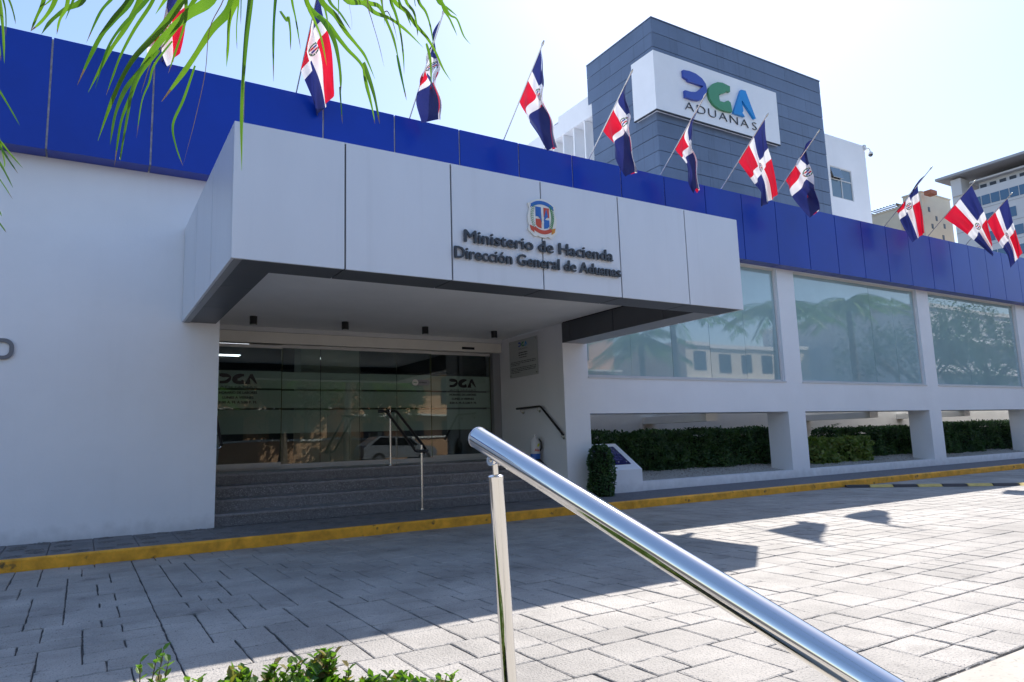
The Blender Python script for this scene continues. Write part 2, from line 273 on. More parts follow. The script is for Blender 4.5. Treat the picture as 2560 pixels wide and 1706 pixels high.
# ------------------------------------------------------------------ mesh builder
class MB:
    def __init__(s): s.v = []; s.f = []; s.mi = []; s.uv = None; s.sm = False
    def add(s, vs, fs, mi=0):
        o = len(s.v); s.v += [tuple(p) for p in vs]
        for f in fs: s.f.append(tuple(o+i for i in f)); s.mi.append(mi)
        return s
    def box(s, x0, x1, y0, y1, z0, z1, mi=0):
        return s.add([(x0, y0, z0), (x1, y0, z0), (x1, y1, z0), (x0, y1, z0), (x0, y0, z1), (x1, y0, z1), (x1, y1, z1), (x0, y1, z1)],
              [(3, 2, 1, 0), (4, 5, 6, 7), (0, 1, 5, 4), (1, 2, 6, 5), (2, 3, 7, 6), (3, 0, 4, 7)], mi)
    def bbox(s, x0, x1, y0, y1, z0, z1, b=.01, mi=0):
        """box with a chamfer round its four top edges"""
        return s.add([(x0, y0, z0), (x1, y0, z0), (x1, y1, z0), (x0, y1, z0), (x0, y0, z1-b), (x1, y0, z1-b), (x1, y1, z1-b), (x0, y1, z1-b),
                      (x0+b, y0+b, z1), (x1-b, y0+b, z1), (x1-b, y1-b, z1), (x0+b, y1-b, z1)],
              [(3, 2, 1, 0), (0, 1, 5, 4), (1, 2, 6, 5), (2, 3, 7, 6), (3, 0, 4, 7), (4, 5, 9, 8), (5, 6, 10, 9), (6, 7, 11, 10), (7, 4, 8, 11), (8, 9, 10, 11)], mi)
    def prism(s, poly, fn, d0, d1, mi=0):
        """poly [(a,b)] extruded from depth d0 to d1 ; fn(a,b,d) -> xyz"""
        n = len(poly)
        return s.add([fn(a, b, d0) for a, b in poly]+[fn(a, b, d1) for a, b in poly],
              [tuple(range(n)), tuple(range(2*n-1, n-1, -1))]+[(i, n+i, n+(i+1) % n, (i+1) % n) for i in range(n)], mi)
    def tube(s, pts, r, n=10, mi=0, caps=True):
        pts = [Vector(p) for p in pts]; rr = r if isinstance(r, (list, tuple)) else [r]*len(pts)
        rings = []; prev = None
        for i, p in enumerate(pts):
            d = (pts[min(i+1, len(pts)-1)]-pts[max(i-1, 0)])
            if d.length < 1e-9: d = Vector((0, 0, 1))
            d.normalize()
            if prev is None:
                a = Vector((0, 0, 1)) if abs(d.z) < .9 else Vector((1, 0, 0)); e = d.cross(a).normalized()
            else:
                e = prev-d*prev.dot(d)
                e = e.normalized() if e.length > 1e-6 else d.orthogonal().normalized()
            prev = e; g = d.cross(e)
            rings.append([p+rr[i]*(math.cos(t)*e+math.sin(t)*g) for t in (2*math.pi*k/n for k in range(n))])
        vs = [q for ring in rings for q in ring]
        fs = [(i*n+k, i*n+(k+1) % n, (i+1)*n+(k+1) % n, (i+1)*n+k) for i in range(len(pts)-1) for k in range(n)]
        if caps: fs += [tuple(range(n-1, -1, -1)), tuple((len(pts)-1)*n+k for k in range(n))]
        return s.add(vs, fs, mi)
    def lathe(s, prof, c, n=16, mi=0):
        vs = [(c[0]+r*math.cos(2*math.pi*k/n), c[1]+r*math.sin(2*math.pi*k/n), c[2]+z) for r, z in prof for k in range(n)]
        fs = [(i*n+k, i*n+(k+1) % n, (i+1)*n+(k+1) % n, (i+1)*n+k) for i in range(len(prof)-1) for k in range(n)]
        fs += [tuple(range(n-1, -1, -1)), tuple((len(prof)-1)*n+k for k in range(n))]
        return s.add(vs, fs, mi)
    def leaf(s, p, d, nrm, L, W, mi=0):
        """a leaf of two folded halves"""
        d = d.normalized(); sd_ = d.cross(nrm)
        sd_ = sd_.normalized() if sd_.length > 1e-6 else d.orthogonal().normalized()
        up = sd_.cross(d)
        q1 = p+d*L*.22+up*W*.12; q2 = p+d*L*.62+up*W*.18; b = p+d*L-up*W*.08
        return s.add([p, q1+sd_*W*.42, q2+sd_*W*.46, b, q2-sd_*W*.46, q1-sd_*W*.42], [(0, 1, 2, 3), (0, 3, 4, 5)], mi)
    def build(s, name, mats, parent=None, smooth=False, kind=None):
        me = bpy.data.meshes.new(name); me.from_pydata(s.v, [], s.f)
        for m in (mats if isinstance(mats, (list, tuple)) else [mats]): me.materials.append(MT[m] if isinstance(m, str) else m)
        if any(s.mi): me.polygons.foreach_set('material_index', s.mi)
        if smooth:
            me.polygons.foreach_set('use_smooth', [True]*len(me.polygons))
        me.update()
        o = bpy.data.objects.new(name, me); COL.objects.link(o)
        if parent: adopt(o, parent)
        if kind: o['kind'] = kind
        return o
def adopt(o, parent):
    o.parent = parent
    if parent.type == 'EMPTY': o.matrix_parent_inverse = Matrix.Translation(-parent.location)
def smooth_angle(o, ang=40):
    me = o.data; me.polygons.foreach_set('use_smooth', [True]*len(me.polygons))
    me.set_sharp_from_angle(angle=math.radians(ang))
def thing(name, label, cat, loc=(0, 0, 0), group=None):
    o = bpy.data.objects.new(name, None); COL.objects.link(o); o.location = loc; o.empty_display_size = .1
    o['label'] = label; o['category'] = cat
    if group: o['group'] = group
    return o
def tag(o, label, cat, group=None):
    o['label'] = label; o['category'] = cat
    if group: o['group'] = group
    return o
def structure(o): o['kind'] = 'structure'; return o
def share(src, name, parent, off):
    """another piece with the same mesh, moved by off"""
    o = bpy.data.objects.new(name, src.data); COL.objects.link(o); o.location = off
    adopt(o, parent); return o
XZ = lambda y: (lambda a, b, d: (a, y-d, b))            # drawn on a plane facing -Y, d stands proud of it
def lettering(body, size_h, width, extrude=.0, bold=0.0, weight=0.0):
    """list of (verts, faces) one per letter; baseline at 0, cap height size_h, total width as asked"""
    cu = bpy.data.curves.new('t', 'FONT'); cu.body = body; cu.size = 1; cu.extrude = extrude; cu.offset = bold; cu.resolution_u = 3
    ob = bpy.data.objects.new('t', cu); COL.objects.link(ob)
    dg = bpy.context.evaluated_depsgraph_get(); me = bpy.data.meshes.new_from_object(ob.evaluated_get(dg))
    bpy.data.objects.remove(ob); bpy.data.curves.remove(cu)
    nv = len(me.vertices); par = list(range(nv))
    def find(a):
        while par[a] != a: par[a] = par[par[a]]; a = par[a]
        return a
    for e in me.edges:
        a, b = find(e.vertices[0]), find(e.vertices[1])
        if a != b: par[a] = b
    isl = {}
    for i in range(nv): isl.setdefault(find(i), []).append(i)
    groups = []
    for k, ids in sorted(isl.items(), key=lambda kv: min(me.vertices[i].co.x for i in kv[1])):
        x0 = min(me.vertices[i].co.x for i in ids); x1 = max(me.vertices[i].co.x for i in ids)
        for g in groups:
            ov = min(x1, g[1])-max(x0, g[0])
            if ov > .5*min(x1-x0, g[1]-g[0]): g[0] = min(g[0], x0); g[1] = max(g[1], x1); g[2] += ids; break
        else: groups.append([x0, x1, list(ids)])
    groups.sort(key=lambda g: g[0])
    xa = min(g[0] for g in groups); xb = max(g[1] for g in groups)
    sx = width/(xb-xa); sy = size_h/.729
    owner = {}
    for gi, g in enumerate(groups):
        for i in g[2]: owner[i] = gi
    res = [([], [], {}) for g in groups]
    for gi, g in enumerate(groups):
        for i in g[2]:
            c = me.vertices[i].co; res[gi][2][i] = len(res[gi][0]); res[gi][0].append(((c.x-xa)*sx, c.y*sy, c.z))
    for p in me.polygons:
        gi = owner[p.vertices[0]]; res[gi][1].append(tuple(res[gi][2][i] for i in p.vertices))
    bpy.data.meshes.remove(me)
    if weight:                                             # heavier strokes: the glyph laid down again, a hair to each side
        out = []
        for v, f, _ in res:
            V, F = [], []
            for k, (dx, dz) in enumerate(((0, 0), (weight, 0), (-weight, 0), (0, weight*.55), (0, -weight*.55))):
                o = len(V); V += [(a+dx, b+dz, c*(1-.012*k)-.00025*k) for a, b, c in v]; F += [tuple(o+i for i in g) for g in f]
            out.append((V, F))
        return out
    return [(v, f) for v, f, _ in res]
# ================================================================== SETTING
structure(MB().box(-400, 400, -400, 400, -.6, -.05).build('ground', 'ground'))
ZS = .12                                                   # top of the pavement
# -------- driveway: stamped blocks in a random ashlar
drive = structure(MB().box(-14, 40, -8.27, -1.38, -.05, -.011).build('driveway', 'mortar'))
G = .112; NX, NY = 245, 61; GX0, GY0 = -1.035-G*24, -1.425-G*NY
rp = random.Random(21); blocks = []; EXP = 24             # EXP: column of the expansion joint
taken = {}                                                 # cells of the next course already covered from above
j = NY
while j > 0:
    hh = min(j, rp.choice((2, 2, 3))); i = 0; nxt = {}
    h2 = min(j-hh, rp.choice((2, 3)))
    last = rp.choice((1, 2, 3))
    while i < NX:
        if i in taken: i += 1; continue
        wdt = last if (i == 0) else rp.choice((2, 2, 3, 3, 2))
        k = 0
        while k < wdt and i+k < NX and (i+k) not in taken and not (i < EXP == i+k): k += 1
        rest = 0
        while i+k+rest < NX and rest < 2 and (i+k+rest) not in taken and i+k+rest != EXP: rest += 1
        if rest == 1: k += 1                               # no slivers
        deep = hh
        if h2 and rp.random() < .12 and not any((i+q) in nxt for q in range(-1, k+1)):
            deep = hh+h2
            for q in range(k): nxt[i+q] = 1
        blocks.append((GX0+i*G, GX0+(i+k)*G, GY0+(j-deep)*G, GY0+j*G)); i += k
    j -= hh
    if nxt:                                                # the course under the deep blocks has the height they reserved
        i = 0; tk = nxt; nn = {}
        while i < NX:
            if i in tk: i += 1; continue
            wdt = rp.choice((2, 3, 3, 2)); k = 0
            while k < wdt and i+k < NX and (i+k) not in tk and not (i < EXP == i+k): k += 1
            rest = 0
            while i+k+rest < NX and rest < 2 and (i+k+rest) not in tk and i+k+rest != EXP: rest += 1
            if rest == 1: k += 1
            blocks.append((GX0+i*G, GX0+(i+k)*G, GY0+(j-h2)*G, GY0+j*G)); i += k
        j -= h2
def key(b):
    p = Vector(((b[0]+b[1])/2, (b[2]+b[3])/2, 0))-CAM
    z = p.dot(_f); x = p.dot(_r)/max(z, .1); y = p.dot(_u)/max(z, .1)
    if z < .3 or abs(x) > .80 or abs(y) > .54: return 0
    return (b[1]-b[0])*(b[3]-b[2])*1.14/z**3
blocks.sort(key=key, reverse=True)
far = MB()
for k, (x0, x1, y0, y1) in enumerate(blocks):
    g = rp.uniform(.0032, .0068); gy = rp.uniform(.0026, .0056)
    h = rp.gauss(0, .0012)
    if k < 300:
        nxs, nys = 3, 3                                    # slightly wandering sides
        m = MB(); top = []; low = []
        def edge(xa, ya, xb, yb):
            for t in (0, .34, .67): yield (xa+(xb-xa)*t, ya+(yb-ya)*t)
        per = [*edge(x0+g, y0+gy, x1-g, y0+gy), *edge(x1-g, y0+gy, x1-g, y1-gy), *edge(x1-g, y1-gy, x0+g, y1-gy), *edge(x0+g, y1-gy, x0+g, y0+gy)]
        cx, cy = (x0+x1)/2, (y0+y1)/2
        per = [(px+rp.uniform(-.0035, .0035), py+rp.uniform(-.0035, .0035)) for px, py in per]
        n = len(per)
        vs = [(px, py, -.03) for px, py in per]+[(px, py, h-.004) for px, py in per]+[(px+(cx-px)*.05, py+(cy-py)*.05, h+rp.uniform(-.001, .001)) for px, py in per]
        fs = [(i, (i+1) % n, n+(i+1) % n, n+i) for i in range(n)]+[(n+i, n+(i+1) % n, 2*n+(i+1) % n, 2*n+i) for i in range(n)]+[tuple(range(2*n, 3*n))]
        m.add(vs, fs).build('paver', 'paver', drive)
    else:
        far.bbox(x0+g, x1-g, y0+gy, y1-gy, -.03, h, .005)
far.build('far_pavers', 'paver', drive, kind='stuff')
# broken edge, concrete apron
m = MB(); rr = random.Random(5)
for k in range(420):
    x = rr.uniform(1.2, 9); y = -8.235+rr.gauss(0, .028); s = rr.uniform(.012, .035)
    z = -.012; a = rr.uniform(0, 3)
    m.add([(x+s*math.cos(a+t)*rr.uniform(.6, 1.1), y+.6*s*math.sin(a+t)*rr.uniform(.6, 1.1), z) for t in (0, 1.4, 2.9, 4.5)]+[(x, y, z+s*.45)], [(0, 1, 4), (1, 2, 4), (2, 3, 4), (3, 0, 4)])
m.build('edge_rubble', 'rubble', drive, kind='stuff')
structure(MB().bbox(-14, 40, -14.0, -8.275, -.05, .004, .012).build('concrete_apron', 'concrete'))
structure(MB().box(-60, 90, -24.0, -14.0, -.049, -.005).build('street', mat('asphalt', (.05, .05, .052), .9, var=.15, vscale=6, bump=.4, bscale=80)))
# -------- pavement and its kerb
side = structure(MB().box(-14, 40, -1.345, -.001, -.05, ZS-.012).build('pavement', 'mortar'))
sp = None
for i in range(26):
    for j in range(3):
        x = -5.2+i*.425; y = -1.343+j*.447
        sp = MB().bbox(x+.003, x+.422, y+.003, y+.444, ZS-.03, ZS+R.gauss(0, .0012), .006).build('paving_slab', 'slab', side)
MB().bbox(5.853, 40, -1.343, -.002, ZS-.03, ZS, .01).build('exposed_aggregate', 'aggregate', side)
MB().bbox(-14, -5.203, -1.343, -.002, ZS-.03, ZS, .01).build('exposed_aggregate', 'aggregate', side)
m = MB()                                                   # relief fans on the slabs near the wall
for i in range(26):
    for j in range(3):
        x = -5.2+i*.425+.2125; y = -1.305+j*.435+.2175
        if x > 3.5: continue
        fl = R.choice((0, 1, 2, 3))*math.pi/2
        for cx, cy in ((-.2, -.2), (.2, .2), (0, 0), (-.2, .2)):
            for rad in (.05, .095, .14, .185):
                a0 = fl; n = 6
                for q in range(n):
                    t0, t1 = a0+q*math.pi/2/n, a0+(q+.72)*math.pi/2/n
                    px = [(x+cx+rr_*math.cos(t), y+cy+rr_*math.sin(t)) for t, rr_ in ((t0, rad), (t1, rad), (t1, rad+.022), (t0, rad+.022))]
                    if any(abs(a-x) > .195 or abs(b-y) > .2 for a, b in px): continue
                    m.add([(a, b, ZS-.001) for a, b in px]+[(a, b, ZS+.006) for a, b in px], [(4, 5, 6, 7), (0, 1, 5, 4), (1, 2, 6, 5), (2, 3, 7, 6), (3, 0, 4, 7)])
m.build('slab_relief', 'slab', side, kind='stuff')
kerb = structure(MB().box(-14, 40, -1.395, -1.348, -.05, ZS-.012).build('kerb', 'mortar'))
for i in range(34):                                         # kerb stones, one metre each
    x0 = -6+i*1.0; b = .016+R.uniform(-.004, .004); dy = R.uniform(-.004, .004)
    prof = [(-1.41+dy, -.05), (-1.346, -.05), (-1.346, ZS+.003), (-1.41+dy+b, ZS+.003), (-1.41+dy, ZS-b)]
    m = MB(); n = 5; vs = []
    for q in range(n+1):
        x = x0+.0005+(.999)*q/n; j = R.uniform(-.003, .003)
        vs += [(x, a+(j if k in (0, 4) else 0), z+(j*.5 if k in (3, 4) else 0)) for k, (a, z) in enumerate(prof)]
    fs = [(q*5+k, q*5+(k+1) % 5, q*5+5+(k+1) % 5, q*5+5+k) for q in range(n) for k in range(5)]+[(4, 3, 2, 1, 0), tuple(n*5+k for k in range(5))]
    m.add(vs, fs).build('kerb_stone', 'yellow', kerb)

# ================================================================== MAIN BUILDING
bld = thing('office_building', 'long low white office with deep blue fascia, teal windows and a silver entrance canopy', 'building', (0, 0, 0))
FZ0, FZ1, FY = 4.85, 6.326, -.276
WB, WT, LB, LT = 2.244, 4.845, .288, 1.574
BAYS = [(6.316, 11.872), (12.465, 17.658), (18.241, 23.282), (23.86, 29.0), (29.58, 34.6)]
MB().box(-14, 0, 0, .25, -.05, FZ0).build('wall', 'white_wall', bld)
MB().box(-.25, 0, .252, 2.9, -.05, FZ0).build('wall', 'white_wall', bld)
# right wing: piers and bands round the windows
m = MB()
m.box(5.763, 6.316, 0, .60, -.05, FZ0)
ends = [6.316]+[c for b in BAYS for c in b][1:]
prev = None
for i, (a, b) in enumerate(BAYS):
    nx = BAYS[i+1][0] if i+1 < len(BAYS) else b+.6
    m.box(b, nx, 0, .57, LB, LT); m.box(b, nx, 0, .35, WB, FZ0)
m.box(6.316, 35.2, 0, .35, LT, WB)
m.box(6.316, 35.2, 0, .18, -.05, LB)
m.build('wall', 'white_wall', bld)
MB().box(5.80, 5.95, .602, 2.9, -.05, 3.2).build('wall', 'white_wall', bld)
MB().box(6.0, 35.2, .352, .72, LT-.001, LT+.25).build('floor_slab', 'cream_wall', bld)  # cut short so light from the roof gap falls behind the planters
for x in (9.9, 15.9, 20.6): MB().box(x, x+.35, .58, 2.599, LT-.16, LT-.002).build('floor_beam', 'cream_wall', bld)
MB().box(6.0, 35.2, 2.6, 2.8, -.05, 5.69).build('back_wall', 'cream_wall', bld)  # set back to widen the added light shaft
# sloping granite skirting along the right of the stair
MB().prism([(.02, .12), (1.05, .80), (1.05, .90), (.02, .235)], lambda a, b, d: (5.763-d, a, b), 0, .012).build('skirting', 'dark_panel', bld)
MB().box(6.0, 35.2, .004, .346, 4.846, 5.899).build('lintel', 'white_wall', bld)
# windows
wi = 0
for (a, b) in BAYS:
    fr = MB(); t = .045
    fr.box(a, b, .075, .13, WB, WB+t); fr.box(a, b, .075, .13, WT-t, WT); fr.box(a, a+t, .075, .13, WB+t, WT-t); fr.box(b-t, b, .075, .13, WB+t, WT-t)
    fr.box(a-.01, b+.02, -.018, .074, WB-.022, WB+.004)
    win = fr.build('window', 'frame_white', bld)
    n = 5; L = (b-a-2*t)/n
    for k in range(n):
        x0 = a+t+k*L; x1 = x0+L
        ta, tb = R.uniform(-.003, .003), R.uniform(-.003, .003); pv = [(x0+.003, .095-ta-tb, WB+t), (x1-.003, .095+ta-tb, WB+t), (x1-.003, .095+ta+tb, WT-t), (x0+.003, .095-ta+tb, WT-t)]
        MB().add(pv+[(px, .1055, pz) for px, py, pz in pv], [(0, 1, 2, 3), (7, 6, 5, 4), (0, 4, 5, 1), (1, 5, 6, 2), (2, 6, 7, 3), (3, 7, 4, 0)]).build('pane', 'window_teal', win)
    MB().box(a+t, b-t, .106, .112, WB+t, WT-t).build('gasket', 'core', win); MB().box(a, b, .20, .34, WB, WT).build('bounce_panel', 'white_wall', win)  # white panel added behind the glass to bounce sun onto the back wall
# fascia
J = [-.944-1.145*k for k in range(11, 1, -1)]+[-2.084, -.944, .198, 1.33, 2.47, 3.623, 4.795, 5.962, 7.124, 8.259, 9.411, 10.536, 11.658, 12.77, 13.863, 14.942, 16.013, 17.055, 18.124, 19.161, 20.183, 21.165, 22.15, 23.2, 24.3, 25.4, 26.5, 27.6, 28.7, 29.8, 30.9, 32, 33.1, 34.2, 35.3]
fb = MB().box(-14, 35.3, FY+.022, .0, FZ0+.022, FZ1-.012).build('fascia', 'joint_strip', bld)
for a, b in zip(J, J[1:]):
    g = .011; m = MB(); e = R.uniform(-.0015, .0015)
    prof = [(FY+e, FZ0), (-.003, FZ0), (-.003, FZ0+.02), (FY+.02, FZ0+.02), (FY+.02, FZ1-.02), (-.003, FZ1-.02), (-.003, FZ1), (FY+e, FZ1)]
    n = len(prof); x0, x1 = a+g, b-g
    m.add([(x0, y, z) for y, z in prof]+[(x1, y, z) for y, z in prof], [(i, n+i, n+(i+1) % n, (i+1) % n) for i in range(n)]+[(0, 1, 2, 3), (0, 3, 4, 7), (4, 5, 6, 7), (n+3, n+2, n+1, n), (n+7, n+4, n+3, n), (n+7, n+6, n+5, n+4)])
    m.build('fascia_panel', 'blue_panel', fb)
MB().box(-14, 35.3, .003, .25, 5.901, FZ1-.03).build('parapet', 'white_wall', bld)
MB().box(-14, 5.999, .26, 20, 5.7, 5.9).build('roof', 'soffit', bld); MB().box(6.001, 35.3, 2.601, 20, 5.7, 5.9).build('roof', 'soffit', bld)  # right roof set back, an added gap that lets sun into the planters
# canopy
CX = [-.475, .57, 1.737, 2.906, 4.072, 5.23, 6.263]; CY, CZ0, CZ1 = -3.658, 2.84, 4.126
IX0, IX1, IY, SZ_ = -.06, 5.77, -3.2, 3.2
m = MB()
m.box(CX[0]+.03, IX0-.012, CY+.03, -.003, CZ0+.025, CZ1-.02); m.box(IX1+.012, CX[-1]-.03, CY+.03, -.003, CZ0+.025, CZ1-.02); m.box(IX0-.012, IX1+.012, CY+.03, IY-.012, CZ0+.025, CZ1-.02)
m.box(IX0-.012, IX1+.012, IY-.012, -.003, SZ_+.04, CZ1-.05)
can = m.build('canopy', 'core', bld)
g = .009
for a, b in zip(CX, CX[1:]):
    l = 0 if a == CX[0] else g; r = 0 if b == CX[-1] else g
    MB().box(a+l, b-r, CY+R.uniform(-.002, .002), CY+.028, CZ0, CZ1).build('front_panel', 'silver_panel', can)
    MB().box(max(a+l, CX[0]+.10), b-r, CY+.03, IY, CZ0+.004, CZ0+.022).build('bottom_panel', 'dark_panel', can)  # same silver cladding, its underside shade painted as a darker colour
YJ = [CY+.06, -2.42, -1.21, -.003]
for a, b in zip(YJ, YJ[1:]):
    MB().box(CX[0], CX[0]+.028, a+.010, b-.010, CZ0, CZ1).build('side_panel', 'silver_panel', can)
    MB().box(CX[-1]-.028, CX[-1], a+.010, b-.010, CZ0, CZ1).build('side_panel', 'silver_panel', can)
    if a > CY+.1: 
        MB().box(CX[0]+.10, IX0-.002, a+.006, b-.006, CZ0+.004, CZ0+.022).build('bottom_panel', 'dark_panel', can)
        MB().box(CX[0]+.03, CX[0]+.095, a+.006, b-.006, CZ0-.004, CZ0+.024).build('edge_trim', 'grey_panel', can)
        MB().box(IX1+.002, CX[-1]-.03, a+.006, b-.006, CZ0+.004, CZ0+.022).build('bottom_panel', 'grey_panel', can)  # right underside coloured paler to paint in the light it catches
    else:
        MB().box(CX[0]+.03, CX[0]+.095, CY+.03, b-.006, CZ0-.004, CZ0+.024).build('edge_trim', 'grey_panel', can)
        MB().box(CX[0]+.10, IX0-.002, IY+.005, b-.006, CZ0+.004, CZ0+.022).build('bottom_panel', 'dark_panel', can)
        MB().box(IX1+.002, CX[-1]-.03, IY+.005, b-.006, CZ0+.004, CZ0+.022).build('bottom_panel', 'grey_panel', can)  # paler here too, light painted into the colour
MB().box(CX[0], CX[0]+.028, CY+.03, CY+.058, CZ0, CZ1).build('corner_trim', 'silver_panel', can)
MB().box(CX[-1]-.028, CX[-1], CY+.03, CY+.058, CZ0, CZ1).build('corner_trim', 'silver_panel', can)
for a, b in ((IY, -2.60), (-2.60, -1.44), (-1.44, -.235), (-.235, -.003)):
    MB().box(IX1-.012, IX1+.010, a+.006, b-.006, CZ0+.005, SZ_).build('inner_panel', 'dark_panel', can)  # shade of the inner faces painted with the darker panel colour
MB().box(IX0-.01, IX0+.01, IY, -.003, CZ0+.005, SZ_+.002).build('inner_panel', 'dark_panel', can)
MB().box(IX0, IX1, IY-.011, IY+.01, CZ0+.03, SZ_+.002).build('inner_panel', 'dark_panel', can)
MB().box(IX0+.03, 5.715, IY+.03, -.003, SZ_+.003, SZ_+.035).build('soffit', 'soffit', can)
MB().box(.0015, 5.797, .0, 2.26, SZ_+.003, SZ_+.035).build('ceiling', 'soffit', bld)
MB().box(CX[0]+.001, CX[-1]-.001, CY+.001, -.003, CZ1, CZ1+.012).build('cap_flashing', 'silver_panel', can)
# downlights
for x in (.68, 2.16, 3.63, 5.06):
    d = MB().lathe([(.058, -.13), (.058, 0.0)], (x, 1.22, SZ_+.002), 16).build('downlight', 'black_rail', bld); smooth_angle(d)
    MB().lathe([(.042, -.132), (.042, -.1305)], (x, 1.22, SZ_+.002), 14).build('lens', 'alu', d)
# -------- stair
ZL = .777; RY = [.03, .36, .69, 1.02]
stair = thing('entrance_steps', 'dark speckled granite steps climbing to the glass entrance doors', 'steps', (2.9, .5, ZS))
MB().box(.004, 5.755, RY[-1]+.03, 2.33, .1, ZL-.031).build('landing_base', 'mortar', stair)
SX = [.004, 2.05, 3.9, 5.757]
for k in range(4):
    z0 = ZS+.164*k; z1 = z0+.164; y = RY[k]; yb = RY[k+1] if k < 3 else 2.33
    off = R.uniform(-.5, .5) if k % 2 else R.uniform(-.2, .2)
    xs = [SX[0], SX[1]+off, SX[2]+off*.6, SX[3]]
    for a, b in zip(xs, xs[1:]):
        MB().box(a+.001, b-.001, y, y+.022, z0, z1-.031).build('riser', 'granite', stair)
        MB().bbox(a+.001, b-.001, y-.018, (yb+.021) if k < 3 else yb, z1-.03, z1, .004).build('tread', 'granite_tread_lit', stair)
# -------- door front
YD = 2.32
door = thing('entrance_doors', 'wide sliding glass entrance doors with frosted bands under a cream header', 'doors', (2.9, YD, ZL))
MB().box(.004, 5.79, YD-.12, YD+.1, 2.93, 3.12).build('header', 'header', door)
MB().box(.004, 5.79, YD-.16, YD+.1, 3.122, SZ_).build('header_trim', 'frame_white', door)
MB().box(4.874, 5.145, YD-.145, YD-.121, 2.972, 3.018).build('sensor', 'black_rail', door)
MB().box(.004, 5.79, YD-.05, YD+.1, ZL, ZL+.03).build('threshold', 'alu', door)
MB().box(5.62, 5.79, YD-.05, YD+.1, ZL+.03, 2.928).build('jamb', 'grey_panel', door)
def glass_leaf(name, xs, y, z0, z1, rail):
    lf = MB().box(xs[0], xs[-1], y-.02, y+.02, z0, z0+rail).box(xs[0], xs[-1], y-.02, y+.02, z1-.055, z1).build(name, 'alu', door)
    for a, b in zip(xs, xs[1:]):
        MB().box(a+.004, b-.004, y-.006, y+.006, z0+rail, z1-.055).build('pane', 'glass', lf)
    fm = MB()
    for za, zb in ((2.152, 2.448), (1.818, 2.118), (1.382, 1.782)):
        for a, b in zip(xs, xs[1:]): fm.add([(a+.004, y+.011, za), (b-.004, y+.011, za), (b-.004, y+.011, zb), (a+.004, y+.011, zb)], [(0, 1, 2, 3)])
    fm.build('frosted_film', 'film', lf)
    if len(xs) > 2:
        jm = MB()
        for x in xs[1:-1]: jm.box(x-.003, x+.003, y-.005, y+.005, z0+rail, z1-.055)
        jm.build('glass_joint', 'decal', lf)
    eg = MB(); 
    for x in (xs[0], xs[-1]): eg.box(x-.004, x+.004, y-.0065, y+.0065, z0+rail, z1-.055)
    eg.build('glass_edge', mat('glass_edge', (.10, .12, .04), .2), lf)
    return lf
left = glass_leaf('sliding_leaf', [.05, 1.37], YD-.075, ZL+.032, 2.90, .085)
mid = glass_leaf('fixed_screen', [1.385, 2.066, 2.79, 3.524, 4.24], YD, ZL+.032, 2.925, .05)
right = glass_leaf('sliding_leaf', [4.25, 5.60], YD+.06, ZL+.032, 2.925, .085)
# logo shapes, drawn once in metres on the tower board
LOGO = {'D': [(13.362, 11.981), (13.627, 12.014), (13.905, 11.995), (14.152, 11.907), (14.295, 11.77), (14.333, 11.574), (14.254, 11.36), (14.112, 11.218), (13.935, 11.137), (13.709, 11.111), (13.378, 11.116), (13.377, 11.337), (13.62, 11.344), (13.818, 11.382), (13.998, 11.502), (14.185, 11.667), (13.553, 11.668), (13.517, 11.723), (13.435, 11.734), (13.36, 11.757)],
 'G': [(15.39, 11.958), (15.064, 11.998), (14.823, 11.959), (14.607, 11.849), (14.445, 11.688), (14.383, 11.499), (14.424, 11.336), (14.567, 11.175), (14.791, 11.086), (15.084, 11.066), (15.402, 11.102), (15.389, 11.258), (15.36, 11.406), (15.26, 11.455), (15.166, 11.415), (15.12, 11.349), (14.877, 11.346), (14.855, 11.418), (14.856, 11.571), (14.946, 11.582), (14.995, 11.627), (15.134, 11.679), (15.187, 11.752), (15.375, 11.769)],
 'A': [(15.907, 11.975), (16.117, 11.992), (16.509, 11.134), (16.44, 11.115), (15.935, 11.60), (15.879, 11.60), (15.939, 11.263), (15.874, 11.181), (15.917, 11.153), (15.981, 11.082), (15.461, 11.087)]}
def logo_at(x0, z0, width, key):
    s = width/(16.509-13.362)
    return [(x0+(a-13.362)*s, z0+(b-11.066)*s) for a, b in LOGO[key]]
def flat_text(body, x0, z0, h, wd, fn, bold=.0):
    m = MB()
    for v, f in lettering(body, h, wd, 0, bold): m.add([fn(x0+a, z0+b, 0) for a, b, c in v], f)
    return m
def door_print(lf, xl, y, full):
    fn = lambda a, b, d: (a, y, b)
    m = MB()
    for k in 'DGA':
        m.prism(logo_at(xl, 2.215, .60, k), XZ(y), 0, .001)
    m.build('logo_print', 'decal', lf)
    m = MB()
    for body, z, h, wd, b in (('ADUANAS', 2.143, .045, .60, -.012), ('HORARIO DE LABORES', 2.055, .042, .60, .018), ('LUNES A VIERNES', 1.972, .042, .49, .018), ('8:00 A. M. A 5:00 P. M.', 1.892, .042, .60, .018)):
        for v, f in lettering(body, h, wd, 0, min(b, 0), .0022 if b > 0 else 0): m.add([(xl+(.60-wd)/2+p, y+c, z+q) for p, q, c in v], f)
    m.build('opening_hours', 'decal', lf)
door_print(left, .36, YD-.083, True); door_print(right, 4.665, YD+.052, False)
